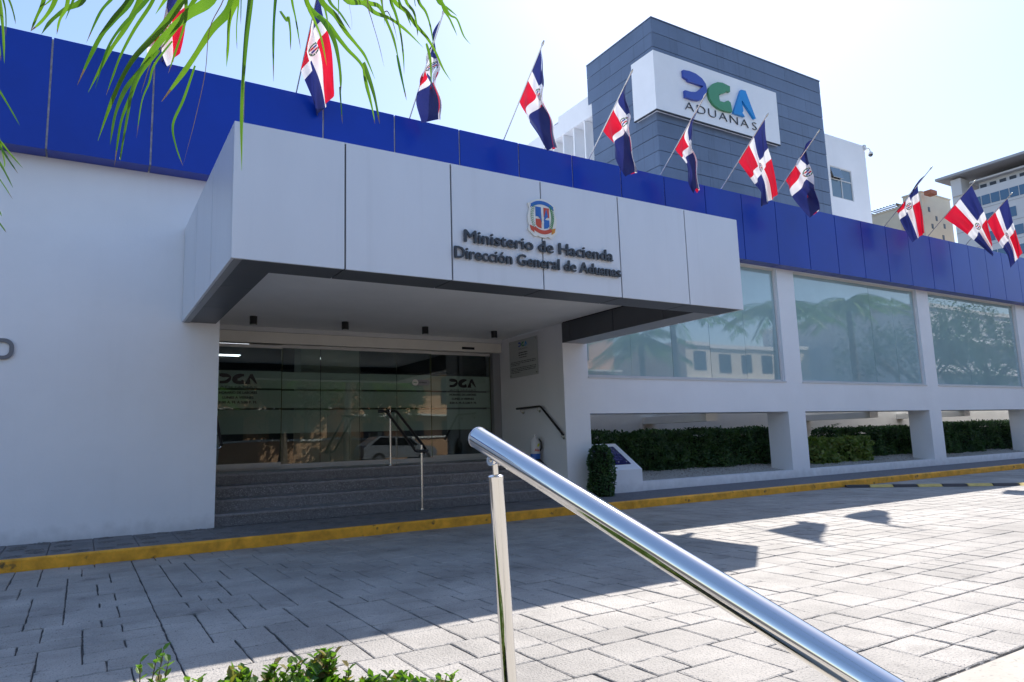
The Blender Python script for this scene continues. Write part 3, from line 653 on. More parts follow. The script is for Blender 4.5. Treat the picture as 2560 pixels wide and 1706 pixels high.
# ENTRADA plate
ent = []
for k in range(12): t = math.pi/2+math.pi*k/11; ent.append((3.90+.06*math.cos(t), 2.30+.06*math.sin(t)))
for k in range(12): t = -math.pi/2+math.pi*k/11; ent.append((4.15+.055*math.cos(t), 2.30+.055*math.sin(t)))
pl = MB().prism(ent, XZ(YD-.007), 0, .003).build('entrada_plate', mat('plate_grey', (.30, .31, .33), .4), mid)
circ = [(3.90+.062*math.cos(2*math.pi*k/20), 2.30+.062*math.sin(2*math.pi*k/20)) for k in range(20)]
m = MB().prism(circ, XZ(YD-.0105), 0, .002); m.build('round_badge', 'emblem_white', mid)
m = MB()
for k in 'DGA': m.prism(logo_at(3.862, 2.288, .076, k), XZ(YD-.0128), 0, .0005)
m.build('badge_logo', 'emblem_green', mid)
m = MB()
for v, f in lettering('ENTRADA', .028, .16, 0, .02): m.add([(3.985+a, YD-.0106, 2.288+b) for a, b, c in v], f)
m.build('entrada_text', 'decal', mid)
# -------- lobby behind the glass
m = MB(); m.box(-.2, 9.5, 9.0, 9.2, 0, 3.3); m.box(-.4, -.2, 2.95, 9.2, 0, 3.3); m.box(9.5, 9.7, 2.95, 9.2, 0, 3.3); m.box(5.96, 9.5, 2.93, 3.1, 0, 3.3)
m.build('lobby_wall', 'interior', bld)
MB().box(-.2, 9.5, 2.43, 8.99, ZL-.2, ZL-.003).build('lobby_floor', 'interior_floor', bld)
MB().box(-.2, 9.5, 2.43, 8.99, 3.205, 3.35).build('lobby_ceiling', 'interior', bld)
MB().box(2.05, 3.25, 3.6, 4.1, ZL, 3.2).build('lobby_pillar', 'interior_pillar', bld)
MB().box(5.0, 7.2, 5.5, 6.1, ZL, 1.85).build('reception_counter', 'dark_panel', bld)
for x, y, a, b in ((.9, 4.2, .6, .15), (1.1, 6.2, .55, .2)):
    MB().box(x-a/2, x+a/2, y-b/2, y+b/2, 3.19, 3.203).build('ceiling_lamp', 'lamp', bld)
# ================================================================== SIGNS ON THE BUILDING
sg = thing('ministry_sign', 'raised dark letters reading Ministerio de Hacienda, Dirección General de Aduanas on the silver canopy', 'sign', (2.9, CY, 3.2))
for body, z, h, x0, x1 in (('Ministerio de Hacienda', 3.272, .142, 1.875, 3.936), ('Dirección General de Aduanas', 3.082, .135, 1.755, 4.045)):
    for v, f in lettering(body, h, x1-x0-.012, .011, 0, .0045):
        o = MB().add([(x0+a, CY-.028-c, z+b) for a, b, c in v], f).build('letter', 'letter_dark', sg)
# coat of arms
ex, ez = 2.905, 3.683
em = thing('coat_of_arms', 'painted coat of arms with blue and red shield above the ministry lettering', 'emblem', (ex, CY, ez))
def E_(poly, name, m_, d0, d1): return MB().prism([(ex+a, ez+b) for a, b in poly], XZ(CY), d0, d1).build(name, m_, em)
half = [(0, .232), (.06, .222), (.125, .195), (.165, .17), (.195, .155), (.185, .12), (.175, .09), (.19, .05), (.202, 0), (.20, -.06), (.185, -.11), (.205, -.145), (.19, -.175), (.15, -.205), (.11, -.235), (.07, -.22), (.03, -.235)]
def mir(h): return h+[(-a, b) for a, b in reversed(h) if a > 0]
E_(mir(half), 'backing', 'emblem_white', .003, .022)
rib = lambda r0, r1, a0, a1, cz: [(r1*math.cos(t), cz+r1*math.sin(t)) for t in [a0+(a1-a0)*k/10 for k in range(11)]]+[(r0*math.cos(t), cz+r0*math.sin(t)) for t in [a1+(a0-a1)*k/10 for k in range(11)]]
E_(rib(.215, .258, math.radians(52), math.radians(128), -.055), 'top_ribbon', 'emblem_blue', .023, .027)
E_([(.125, .165), (.15, .15), (.165, .105), (.14, .12)], 'top_ribbon', 'emblem_blue', .0232, .0265); E_([(-.125, .165), (-.15, .15), (-.165, .105), (-.14, .12)], 'top_ribbon', 'emblem_blue', .0232, .0265)
E_(rib(.17, .215, math.radians(-128), math.radians(-52), .02), 'bottom_ribbon', 'emblem_red', .023, .027)
E_([(.125, -.12), (.18, -.105), (.165, -.16), (.12, -.19)], 'bottom_ribbon', 'emblem_gold', .0232, .0268); E_([(-.125, -.12), (-.18, -.105), (-.165, -.16), (-.12, -.19)], 'bottom_ribbon', 'emblem_red', .0232, .0268)
E_([(-.095, .125), (-.018, .125), (-.018, .01), (-.095, .01)], 'shield_quarter', 'emblem_blue', .023, .026); E_([(.018, .125), (.095, .125), (.095, .01), (.018, .01)], 'shield_quarter', 'emblem_red', .023, .026)
E_([(-.095, -.02), (-.018, -.02), (-.018, -.13), (-.07, -.118), (-.095, -.09)], 'shield_quarter', 'emblem_red', .023, .026); E_([(.018, -.02), (.095, -.02), (.095, -.09), (.07, -.118), (.018, -.13)], 'shield_quarter', 'emblem_blue', .023, .026)
for s in (-1, 1): E_([(s*.055, .11), (s*.075, .02), (s*.03, -.02), (s*.012, -.06), (s*.028, .03)], 'banner', 'emblem_blue', .0262, .029)
E_([(0, .045), (.012, .03), (.008, -.02), (.016, -.06), (0, -.085), (-.016, -.06), (-.008, -.02), (-.012, .03)], 'cross', 'emblem_white', .0292, .031)
for s in (-1, 1):
    m = MB()
    for k in range(13):
        t = k/12; cx = s*(.115+.03*math.sin(math.pi*t)); cz = -.13+.26*t
        for sd in (-1, 1):
            a = math.pi/2+sd*(.9 if s < 0 else .55); l = .028 if s < 0 else .04
            p = [(ex+cx, ez+cz), (ex+cx+l*.5*math.cos(a)+.007*sd, ez+cz+l*.5*math.sin(a)), (ex+cx+l*math.cos(a), ez+cz+l*math.sin(a)), (ex+cx+l*.5*math.cos(a)-.007*sd, ez+cz+l*.5*math.sin(a))]
            m.prism(p, XZ(CY), .023+.0002*k, .0255+.0002*k)
    m.build('branch', 'emblem_green', em)
# letter on the left wall
o_ = thing('wall_letter', 'rounded grey metal letter on the white wall at the far left of the picture', 'letter', (-2.45, 0, 2.4))
def rrect(w, h, r, n=6):
    pts = []
    for cx, cz, a in ((w-r, h-r, 0), (-w+r, h-r, 1), (-w+r, -h+r, 2), (w-r, -h+r, 3)):
        for k in range(n+1):
            t = (a+k/n)*math.pi/2; pts.append((cx+r*math.cos(t), cz+r*math.sin(t)))
    return pts
ou = rrect(.165, .125, .10); inn = rrect(.12, .083, .06); n = len(ou); cx, cz = -2.45, 2.402
vs = []
for y in (-.03, -.002):
    vs += [(cx+a, y, cz+b) for a, b in ou]+[(cx+a, y, cz+b) for a, b in inn]
fs = []
for i in range(n):
    j = (i+1) % n
    fs += [(i, j, n+j, n+i), (2*n+j, 2*n+i, 3*n+i, 3*n+j), (j, i, 2*n+i, 2*n+j), (n+i, n+j, 3*n+j, 3*n+i)]
MB().add(vs, fs).build('ring', 'letter_grey', o_)
# wall plaque (on the side wall, facing -X)
PX = 5.80
pq = thing('wall_plaque', 'clear acrylic notice plate with coloured logo and printed text on the entrance side wall', 'plaque', (PX, 1.35, 2.73))
YZ = lambda x: (lambda a, b, d: (x-d, -a, b))             # a runs left to right as seen from the door side
MB().prism([(-1.86, 2.37), (-.835, 2.37), (-.835, 3.10), (-1.86, 3.10)], YZ(PX), .018, .026).build('plate', 'acrylic', pq)
for a, b in ((-1.82, 2.41), (-.875, 2.41), (-1.82, 3.06), (-.875, 3.06)):
    d = MB().prism([(a+.016*math.cos(t), b+.016*math.sin(t)) for t in [2*math.pi*k/12 for k in range(12)]], YZ(PX), 0, .034).build('standoff', 'brushed_steel', pq)
for k, mm in (('D', 'logo_blue'), ('G', 'logo_green'), ('A', 'logo_cyan')):
    MB().prism(logo_at(-1.51, 2.955, .33, k), YZ(PX), .0262, .0275).build('logo_print', mm, pq)
m = MB()
for v, f in lettering('ADUANAS', .035, .33, 0, -.01): m.add([(PX-.0268, -(-1.51+a), 2.90+b) for a, b, c in v], f)
rr = random.Random(9)
for z, wd, h in ((2.83, .32, .020), (2.785, .32, .020), (2.742, .26, .014)):
    x = -1.35-wd/2
    while x < -1.35+wd/2-.02:
        l = min(rr.uniform(.035, .09), -1.35+wd/2-x); m.prism([(x, z), (x+l, z), (x+l, z+h), (x, z+h)], YZ(PX), .0262, .0268); x += l+.012
for z, wd in ((2.665, .90), (2.635, .90), (2.605, .33), (2.545, .90), (2.515, .90), (2.485, .90), (2.455, .33)):
    x = -1.80
    while x < -1.80+wd-.02:
        l = min(rr.uniform(.03, .11), -1.80+wd-x); m.prism([(x, z), (x+l, z), (x+l, z+.012), (x, z+.012)], YZ(PX), .0262, .0268); x += l+.014
m.build('printed_text', 'decal', pq)
# ================================================================== HAND RAILS AT THE STAIR
RAILM = 'black_rail'
def wall_rail(x, sx, label):
    t = thing('stair_handrail', label, 'handrail', (x, .7, 1.4), 'handrails of the entrance stair')
    wx = x+sx*.06
    o = MB().tube([(x, 1.53, 1.742), (x, .72, 1.745), (x, .66, 1.725), (x, .04, 1.233), (x, .0, 1.20)], .021, 10).build('rail', RAILM, t); smooth_angle(o)
    for y, z in ((1.38, 1.742), (.80, 1.744), (.06, 1.235)):
        b = MB().tube([(x, y, z-.02), (x, y, z-.065), (x+sx*.03, y, z-.085), (wx+sx*.0, y, z-.085)], .007, 8).build('bracket', 'brushed_steel', t); smooth_angle(b)
        MB().prism([(.026*math.cos(a), .026*math.sin(a)) for a in [2*math.pi*k/14 for k in range(14)]], (lambda a, b_, d: (wx-sx*d, y+a, z-.085+b_)), 0, .008).build('wall_plate', 'brushed_steel', t)
wall_rail(5.70, 1, 'black handrail fixed to the side wall below the acrylic notice plate')
wall_rail(.062, -1, 'black handrail end peeping out behind the edge of the plain white wall on the left')
cr = thing('stair_handrail', 'free-standing double black handrail on two thin steel posts in the middle of the stair', 'handrail', (2.95, .6, ZS), 'handrails of the entrance stair')
xc = 2.96; hw = .092
loop = [(xc-hw-.09, 1.33, 1.70), (xc-hw, 1.27, 1.70), (xc-hw, 1.15, 1.68), (xc-hw, .05, 1.075), (xc-hw, -.02, 1.035)]
for k in range(7):
    t = math.pi*k/6; loop.append((xc-hw*math.cos(t), -.04-.085*math.sin(t), 1.025-.012*math.sin(t)))
loop += [(xc+hw, -.02, 1.035), (xc+hw, .05, 1.075), (xc+hw, 1.15, 1.68), (xc+hw, 1.27, 1.70), (xc, 1.33, 1.705), (xc-hw-.05, 1.345, 1.70)]
o = MB().tube(loop, .024, 10).build('rail', RAILM, cr); smooth_angle(o)
for y, zb, zt in ((-.05, ZS, 1.11), (1.24, ZL, 1.72)):
    p = MB().tube([(xc, y, zb), (xc, y, zt)], .0165, 14).build('post', 'brushed_steel', cr); smooth_angle(p)
    f_ = MB().lathe([(.05, 0), (.05, .006), (.022, .012), (.02, .03)], (xc, y, zb), 18).build('base_flange', 'brushed_steel', cr); smooth_angle(f_)
    for s in (-1, 1):
        a = MB().tube([(xc, y, zt-.14), (xc+s*.05, y, zt-.15), (xc+s*hw, y, zt-.12), (xc+s*hw, y, zt-.06)], .006, 8).build('arm', 'brushed_steel', cr); smooth_angle(a)
        c_ = MB().tube([(xc+s*.03, y-.02, zb+.008), (xc+s*.10, y-.02, zb+.008), (xc+s*.10, y-.02, zb+.055)], .004, 6).build('hook', 'brushed_steel', cr)
# ================================================================== FOREGROUND RAIL
fr = thing('ramp_handrail', 'polished stainless steel handrail running down towards the viewer across the foreground', 'handrail', (-.7, -8.7, 0))
A = Vector((-.771, -8.729, 1.149)); Bq = Vector((-.643, -9.557, .809)); d = (Bq-A).normalized()
RT = .0248
o = MB().tube([A-d*.0, A+d*2.6], RT, 48).build('rail', 'steel', fr); smooth_angle(o)
cp = MB().tube([A-d*.006, A-d*.003, A+d*.002], [RT*.82, RT*1.0, RT*1.015], 48).build('end_cap', 'steel', fr); smooth_angle(cp, 60)
P0 = Vector((-.732, -8.739, 1.062)); P1 = Vector((-.682, -8.690, .592)); pdv = (P1-P0).normalized()
def post(p0, nm):
    base = p0+pdv*((p0.z-.0)/-pdv.z)
    q = MB().tube([p0+pdv*.004, base], .0172, 40).build('post', 'steel', fr); smooth_angle(q)
    k = MB().tube([p0-pdv*.001, p0+pdv*.002, p0+pdv*.012], [.014, .0182, .0182], 32).build('post_cap', 'steel', fr); smooth_angle(k, 50)
    top = p0-pdv*.055
    s = MB().tube([p0, p0-pdv*.026], .0075, 16).build('swivel_pin', 'steel', fr); smooth_angle(s)
    sd = Vector((1, .15, 0)).normalized()
    for sg_ in (-1, 1):
        c0 = p0-pdv*.034+sd*sg_*.010
        a = MB().tube([c0-sd*.0035, c0+sd*.0035], .0125, 20).build('swivel_cheek', 'steel', fr); smooth_angle(a)
        b = MB().tube([c0+sd*sg_*.0036, c0+sd*sg_*.0065], .0045, 6).build('bolt', 'brushed_steel', fr)
    e = MB().tube([p0-pdv*.03, p0-pdv*.056], [.009, .0085], 14).build('swivel_neck', 'steel', fr); smooth_angle(e)
    fl = MB().lathe([(.045, 0), (.045, .008), (.02, .014)], (base.x, base.y, 0.0), 24).build('base_flange', 'steel', fr); smooth_angle(fl)
post(P0, 0)
post(P0+d*1.9, 1)
# ================================================================== TOWER BLOCK
TX0, TX1, TY, TYB, TZ = 12.398, 20.45, 4.0, 7.0, 13.52
tw = thing('tower_block', 'slate grey panelled tower rising behind the blue fascia and carrying the logo board', 'building', (16, 5.5, 0))
MB().box(TX0+.03, TX1-.02, TY+.03, TYB, 5.9, TZ-.03).build('wall', 'slate_joint', tw)
rows = 16; hgt = .463
for r in range(rows):
    z1 = TZ-r*hgt; z0 = z1-hgt
    if z0 < 5.95: break
    off = .0
    xs = [TX0]+[TX0+1.02*k+off for k in range(1, 8)]+[TX1]
    for a, b in zip(xs, xs[1:]):
        if 10.62 < z0 and z1 < 12.25 and a > 12.45 and b < 17.6: continue          # behind the board
        t = R.uniform(-.003, .003)
        MB().box(a+.0012, b-.0012, TY+t, TY+.028, z0+.009, z1-.009).build('cladding_panel', 'slate', tw)
    ys = [TY+.03, TY+.9, TY+1.95, TYB+(.16 if z0 > 11.7 else -.02)]
    for a, b in zip(ys, ys[1:]):
        if 10.62 < z0 and z1 < 12.25 and b < 4.95: continue
        MB().box(TX0+R.uniform(-.003, .003), TX0+.028, a+.0012, b-.0012, z0+.009, z1-.009).build('cladding_panel', 'slate', tw)
MB().box(TX0-.02, TX1+.02, TY-.02, TYB+.16, TZ, TZ+.03).build('coping', 'slate', tw)
lb = thing('logo_board', 'white corner board with blue, green and cyan logo letters on the grey tower', 'sign', (15, 3.9, 11.4))
BZ0, BZ1 = 10.53, 12.36
MB().prism([(TX0-.15, TY-.15), (17.75, TY-.15), (17.75, TY-.002), (TX0-.002, TY-.002), (TX0-.002, TY+.82), (TX0-.15, TY+.82)], lambda a, b, d: (a, b, d), BZ0, BZ1).build('board', 'board', lb)
MB().prism([(TX0-.155, TY-.155), (17.755, TY-.155), (17.755, TY-.10), (TX0-.10, TY-.10), (TX0-.10, TY+.825), (TX0-.155, TY+.825)], lambda a, b, d: (a, b, d), BZ0-.03, BZ0-.001).build('bottom_edge', 'slate_joint', lb)
for k, mm in (('D', 'logo_blue'), ('G', 'logo_green'), ('A', 'logo_cyan')):
    MB().prism(LOGO[k], XZ(TY-.152), 0, .085).build('logo_letter', mm, lb)
for (v, f), xcn in zip(lettering('ADUANAS', .285, 3.4, .012, -.02), (13.585, 14.09, 14.56, 15.04, 15.53, 16.02, 16.49)):
    c = (min(a for a, b, _ in v)+max(a for a, b, _ in v))/2
    MB().add([(xcn+(a-c)*.82, TY-.166-e, 10.765+b) for a, b, e in v], f).build('letter', 'letter_dark', lb)
# white stair block to the right of the tower
wb = thing('white_block', 'plain white block with a four-light window right of the grey tower', 'building', (21.7, 5, 0))
WX0, WX1, WY, WZ = 20.47, 22.93, 4.05, 11.6
wx0, wx1, wz0, wz1 = 20.66, 21.93, 9.28, 10.44
m = MB(); m.box(WX0, wx0, WY, WY+.3, 5.9, WZ); m.box(wx1, WX1, WY, WY+.3, 5.9, WZ); m.box(wx0, wx1, WY, WY+.3, 5.9, wz0); m.box(wx0, wx1, WY, WY+.3, wz1, WZ)
m.box(WX0, WX1, WY+.301, WY+6, 5.9, WZ-.001); m.build('wall', 'white_wall', wb)
fm = MB(); t = .035; y0, y1 = WY+.02, WY+.07; mx_, mz = (wx0+wx1)/2, wz1-.46
fm.box(wx0, wx1, y0, y1, wz0, wz0+t).box(wx0, wx1, y0, y1, wz1-t, wz1).box(wx0, wx0+t, y0, y1, wz0+t, wz1-t).box(wx1-t, wx1, y0, y1, wz0+t, wz1-t).box(mx_-t/2, mx_+t/2, y0, y1, wz0+t, wz1-t).box(wx0+t, mx_-t/2, y0, y1, mz-t/2, mz+t/2).box(mx_+t/2, wx1-t, y0, y1, mz-t/2, mz+t/2)
wn = fm.build('window', 'frame_white', wb)
for a, b, c, e in ((wx0+t, mx_-t/2, wz0+t, mz-t/2), (mx_+t/2, wx1-t, wz0+t, mz-t/2), (mx_+t/2, wx1-t, mz+t/2, wz1-t)):
    MB().box(a, b, WY+.04, WY+.05, c, e).build('pane', 'sky_glass', wn)
# the top-left light is tilted open
dz = .10
pn = MB().add([(wx0+.03, WY-dz, mz+.02), (mx_-.02, WY-dz, mz+.02), (mx_-.02, WY+.018, wz1-.035), (wx0+.03, WY+.018, wz1-.035), (wx0+.03, WY-dz+.012, mz+.012), (mx_-.02, WY-dz+.012, mz+.012), (mx_-.02, WY+.03, wz1-.04), (wx0+.03, WY+.03, wz1-.04)],
         [(0, 1, 2, 3), (7, 6, 5, 4), (0, 4, 5, 1), (1, 5, 6, 2), (2, 6, 7, 3), (3, 7, 4, 0)]).build('open_pane', 'sky_glass', wn)
cc = thing('security_camera', 'white dome camera hanging from a curved arm at the corner of the white block', 'camera', (WX1, WY, 11.5))
o = MB().tube([(WX1-.02, WY-.01, 11.50), (WX1+.10, WY-.02, 11.53), (WX1+.20, WY-.03, 11.54), (WX1+.28, WY-.03, 11.50), (WX1+.31, WY-.03, 11.40)], .022, 10).build('arm', 'frame_white', cc); smooth_angle(o)
MB().box(WX1-.10, WX1+.02, WY-.06, WY-.001, 11.42, 11.62).build('mounting_plate', 'frame_white', cc)
o = MB().lathe([(.05, .10), (.085, .06), (.09, 0)][::-1], (WX1+.31, WY-.03, 11.32), 18).build('housing', 'frame_white', cc); smooth_angle(o)
o = MB().lathe([(.02, -.085), (.06, -.06), (.08, -.02), (.083, .0)], (WX1+.31, WY-.03, 11.319), 18).build('dome', 'far_dark', cc); smooth_angle(o)
# louvred white block to the left of the tower
lv = thing('louvred_block', 'white roof block with tall vertical fins left of the grey tower', 'building', (13.6, 9, 0))
LX = 12.6
MB().box(LX, 18, TYB+.02, 9.17, 11.86, 12.62).build('parapet', 'white_wall', lv)
MB().box(LX, 18, 9.172, 13.5, 11.86, 12.40).build('parapet', 'white_wall', lv)
MB().box(LX+.55, 18, TYB+.02, 13.5, 5.9, 11.858).build('wall', 'white_wall', lv)
for k in range(10):
    y = TYB+.06+k*.62; MB().box(LX+.03, LX+.548, y, y+.07, 5.9, 11.857).build('fin', 'white_wall', lv)
m = MB()
for k in range(3): m.box(LX+.42, LX+.5, 8.0+k*1.2, 8.3+k*1.2, 10.2, 10.5)
m.build('floodlight', 'grey_panel', lv)
MB().box(LX+.2, LX+.45, 9.4, 9.7, 12.402, 12.6).build('roof_vent', 'grey_panel', lv)
# ================================================================== PLANTERS
gb = structure(MB().prism([(.182, -.05), (2.595, -.05), (2.595, .43), (1.1, .41), (.182, .27)], lambda a, b, d: (d, a, b), 6.32, 35.2).build('planter_soil', 'soil'))
m = MB(); rr = random.Random(11)
for k in range(26000):
    x = 7.3+rr.random()**1.5*17; y = .19+rr.random()**1.2*.95; s = rr.uniform(.007, .015); z = .268+(y-.182)*.153+rr.uniform(0, .012); a = rr.uniform(0, 6)
    m.add([(x+s*math.cos(a+t), y+s*math.sin(a+t), z) for t in (0, 2.1, 4.2)]+[(x, y, z+s*.9)], [(0, 1, 3), (1, 2, 3), (2, 0, 3)])
go = m.build('white_gravel', 'gravel', None, kind='stuff'); tag(go, 'pale gravel strewn along the front of the planters', 'gravel')
def foliage(m, sampler, n, L, W, rr, spread=.9, dry=0.0):
    for _ in range(n):
        p, nr = sampler(rr)
        d = (nr*rr.uniform(.1, .8)+Vector((rr.gauss(0, 1), rr.gauss(0, 1), rr.gauss(0, .8)))*spread)
        if d.length < .01: continue
        m.leaf(p, d, (nr+Vector((rr.gauss(0, .4), rr.gauss(0, .4), rr.gauss(0, .4)+.4))), L*rr.uniform(.6, 1.25), W*rr.uniform(.7, 1.2), 1 if rr.random() < dry else 0)
def box_sampler(x0, x1, y0, y1, z0, z1, rough=.035, faces='FTLR'):
    c = Vector(((x0+x1)/2, (y0+y1)/2, (z0+z1)/2)); ar = {'F': (x1-x0)*(z1-z0), 'T': (x1-x0)*(y1-y0)*.8, 'L': (y1-y0)*(z1-z0), 'R': (y1-y0)*(z1-z0)}
    ks = list(faces); ws = [ar[k] for k in ks]
    def f(rr):
        k = rr.choices(ks, ws)[0]; x = rr.uniform(x0, x1); y = rr.uniform(y0, y1); z = rr.uniform(z0, z1)
        dd = abs(rr.gauss(0, rough)); 
        wob = .05*math.sin(x*4.1+z*3)+.035*math.sin(x*9.3+1)+.03*math.sin(z*11+x*2)
        if k == 'F': return Vector((x, y0+dd-wob, z)), Vector((0, -1, .1))
        if k == 'T': return Vector((x, y, z1-dd+wob*.7)), Vector((0, -.1, 1))
        if k == 'L': return Vector((x0+dd, y, z)), Vector((-1, 0, .1))
        return Vector((x1-dd, y, z)), Vector((1, 0, .1))
    return f
def hedge(label, x0, x1, y0, y1, z0, z1, n, L, W, mm, seed, cat='hedge', name='hedge', grp=None):
    t = thing(name, label, cat, ((x0+x1)/2, (y0+y1)/2, z0), grp); rr = random.Random(seed)
    m = MB(); foliage(m, box_sampler(x0, x1, y0, y1, z0, z1), n, L, W, rr); m.build('foliage', mm, t, kind='stuff')
    c = MB(); q = .12; c.box(x0+q, x1-q, y0+q, y1-q, z0-.02, z1-q); c.build('dark_core', 'hedge_core', t)  # solid dark block filling the hedge inside the leaves
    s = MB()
    for k in range(max(3, int((x1-x0)*2))): 
        x = rr.uniform(x0+.1, x1-.1); s.tube([(x, y0+.12, .2), (x+rr.uniform(-.05, .05), y0+.1, z0+.12)], .012, 5)
    s.build('stem', 'twig', t)
    return t
hedge('long dark clipped hedge in the first planter behind the sloping plaque stand', 7.0, 13.6, 1.0, 1.62, .40, 1.20, 22000, .065, .042, 'hedge', 3, grp='clipped hedges in the planters')
hedge('dark rounded hedge in the second planter behind the bright leafy shrub', 14.9, 19.2, 1.05, 1.62, .40, 1.13, 12000, .07, .045, 'hedge', 4, grp='clipped hedges in the planters')
hedge('clipped hedge block just right of the second white pier', 19.5, 21.8, .72, 1.5, .36, 1.19, 9500, .065, .04, 'hedge', 5, grp='clipped hedges in the planters')
hedge('clipped hedge block at the far right edge of the picture', 21.95, 28, .85, 1.6, .38, 1.21, 13000, .065, .04, 'hedge', 6, grp='clipped hedges in the planters')
hedge('low bright yellow-green leafy shrub in the second planter', 13.3, 15.9, .62, 1.2, .34, .87, 2600, .13, .075, 'light_leaf', 8, 'shrub', 'shrub')
# thin weed plant above the shrub
t = thing('sapling', 'thin dark sapling with narrow leaves rising above the bright shrub', 'plant', (15.3, 1.3, .25)); rr = random.Random(3)
MB().tube([(15.3, 1.3, .22), (15.33, 1.28, .9), (15.3, 1.28, 1.28)], .009, 6).build('stem', 'twig', t)
m = MB()
for k in range(34): a = rr.uniform(0, 6.28); m.leaf(Vector((15.3, 1.28, rr.uniform(.85, 1.27))), Vector((math.cos(a), math.sin(a), rr.uniform(-.1, .35))), Vector((0, 0, 1)), rr.uniform(.14, .26), .04)
m.build('leaves', 'hedge', t)
# round-topped clipped bush in front of the pier
bx, by = 6.27, -.30
t = thing('topiary_bush', 'small dark green clipped bush like a column standing against the white pier', 'bush', (bx, by, ZS)); rr = random.Random(12)
def col(rr):
    a = rr.uniform(0, 6.283); z = rr.uniform(0, .86); r = .215+.02*math.sin(3*a+z*9)+.012*math.sin(7*a)
    if z > .62: r *= math.sqrt(max(0, 1-((z-.62)/.25)**2))*.86+.10
    r -= abs(rr.gauss(0, .02)); return Vector((bx+r*math.cos(a), by+r*math.sin(a), ZS+.01+z)), Vector((math.cos(a), math.sin(a), .3 if z < .62 else .9))
m = MB(); foliage(m, col, 2600, .05, .036, rr, .7); m.build('foliage', 'hedge', t, kind='stuff')
o = MB().lathe([(.15, 0), (.165, .5), (.12, .72), (.03, .80)], (bx, by, ZS), 12).build('trunk', 'hedge_core', t)  # solid dark filling inside the leaves, wider than a stem
# plaque stand
t = thing('plaque_stand', 'white rendered stand with a sloping dark blue plaque beside the clipped bush', 'plaque', (6.95, .3, ZS))
MB().prism([(-.04, ZS-.01), (.86, ZS-.01), (.86, 1.005), (.70, 1.005), (-.04, .53)], lambda a, b, d: (d, a, b), 6.33, 7.45).build('stand', 'white_wall', t)
sl = (1.005-.53)/.74
on = lambda x, y, e=0: (x, y-e*.54, .53+(y+.04)*sl+e*.84)
pl_ = MB(); A_ = [(6.62, .10), (7.30, .10), (7.30, .60), (6.62, .60)]
pl_.add([on(x, y, .002) for x, y in A_]+[on(x, y, .014) for x, y in A_], [(4, 5, 6, 7), (0, 1, 5, 4), (1, 2, 6, 5), (2, 3, 7, 6), (3, 0, 4, 7)]); pl_.build('blue_plate', 'plaque_blue', t)
m = MB(); rr = random.Random(2)
for k in range(8):
    y = .22+k*.042; x = 6.70
    while x < 7.22:
        l = rr.uniform(.03, .10); m.add([on(x, y, .0145), on(x+l, y, .0145), on(x+l, y+.012, .0145), on(x, y+.012, .0145)], [(0, 1, 2, 3)]); x += l+.015
m.build('engraved_text', 'print_pale', t)
for x, y in ((7.05, .155), (7.24, .155)):
    MB().prism([(.011*math.cos(a), .011*math.sin(a)) for a in [2*math.pi*k/10 for k in range(10)]], lambda a, b, d: on(x+a, y+b, d), .014, .02).build('screw', 'frame_white', t)
# detergent jug on the landing
jx, jy = 5.62, .80
t = thing('detergent_jug', 'white plastic detergent jug with a red name and blue base standing by the side wall', 'jug', (jx, jy, ZL))
S = lambda k: MB().lathe(k, (0, 0, 0), 20)
def jug(prof, nm, mm):
    m = MB(); n = 20
    vs = [(jx+r*1.0*math.cos(2*math.pi*k/n), jy+r*.8*math.sin(2*math.pi*k/n), ZL+z) for r, z in prof for k in range(n)]
    fs = [(i*n+k, i*n+(k+1) % n, (i+1)*n+(k+1) % n, (i+1)*n+k) for i in range(len(prof)-1) for k in range(n)]+[tuple(range(n-1, -1, -1)), tuple((len(prof)-1)*n+k for k in range(n))]
    o = m.add(vs, fs).build(nm, mm, t); smooth_angle(o); return o
b_ = jug([(.095, .10), (.098, .12), (.10, .25), (.095, .31), (.07, .37), (.035, .40)], 'body', 'bottle'); jug([(.085, 0), (.098, .012), (.099, .10)], 'label_base', 'bottle_blue'); jug([(.03, .40), (.03, .44), (.022, .445)], 'cap', 'bottle')
o = MB().tube([(jx+.07, jy-.02, ZL+.37), (jx+.12, jy-.03, ZL+.31), (jx+.125, jy-.03, ZL+.2), (jx+.09, jy-.03, ZL+.15)], .016, 8).build('handle', 'black_rail', t); smooth_angle(o)
m = MB()
for v, f in lettering('Alas', .05, .12, 0, .02): m.add([(jx-.06+a, jy-.08*math.sqrt(max(.05, 1-((-.06+a)/.103)**2))-.003, ZL+.145+b) for a, b, c in v], f)
m.build('red_name', 'red_print', t)
MB().prism([(jx-.01, ZL+.235), (jx+.025, ZL+.225), (jx+.06, ZL+.28), (jx+.02, ZL+.285)], XZ(jy-.075), 0, .008).build('lime_mark', 'bottle_lime', t)
# rubber speed bump
t = thing('speed_bump', 'low black rubber speed bump with pale yellow blocks running out from the kerb', 'speed bump', (12, -2.5, 0))
p0 = Vector((11.45, -1.50, 0)); p1 = Vector((14.3, -4.6, 0)); dd = (p1-p0); n = 10; ud = dd.normalized(); nd = Vector((ud.y, -ud.x, 0))
for k in range(n):
    a = p0+dd*(k/n); b = p0+dd*((k+1)/n-.004); vs = []
    for q in (a, b):
        for off, z in ((-.15, .004), (-.08, .045), (.08, .045), (.15, .004)): vs.append(q+nd*off+Vector((0, 0, z)))
    MB().add(vs, [(0, 1, 5, 4), (1, 2, 6, 5), (2, 3, 7, 6), (0, 4, 7, 3), (0, 3, 2, 1), (4, 5, 6, 7)]).build('bump_block', 'rubber' if k % 2 == 0 else 'yellow_pale', t)
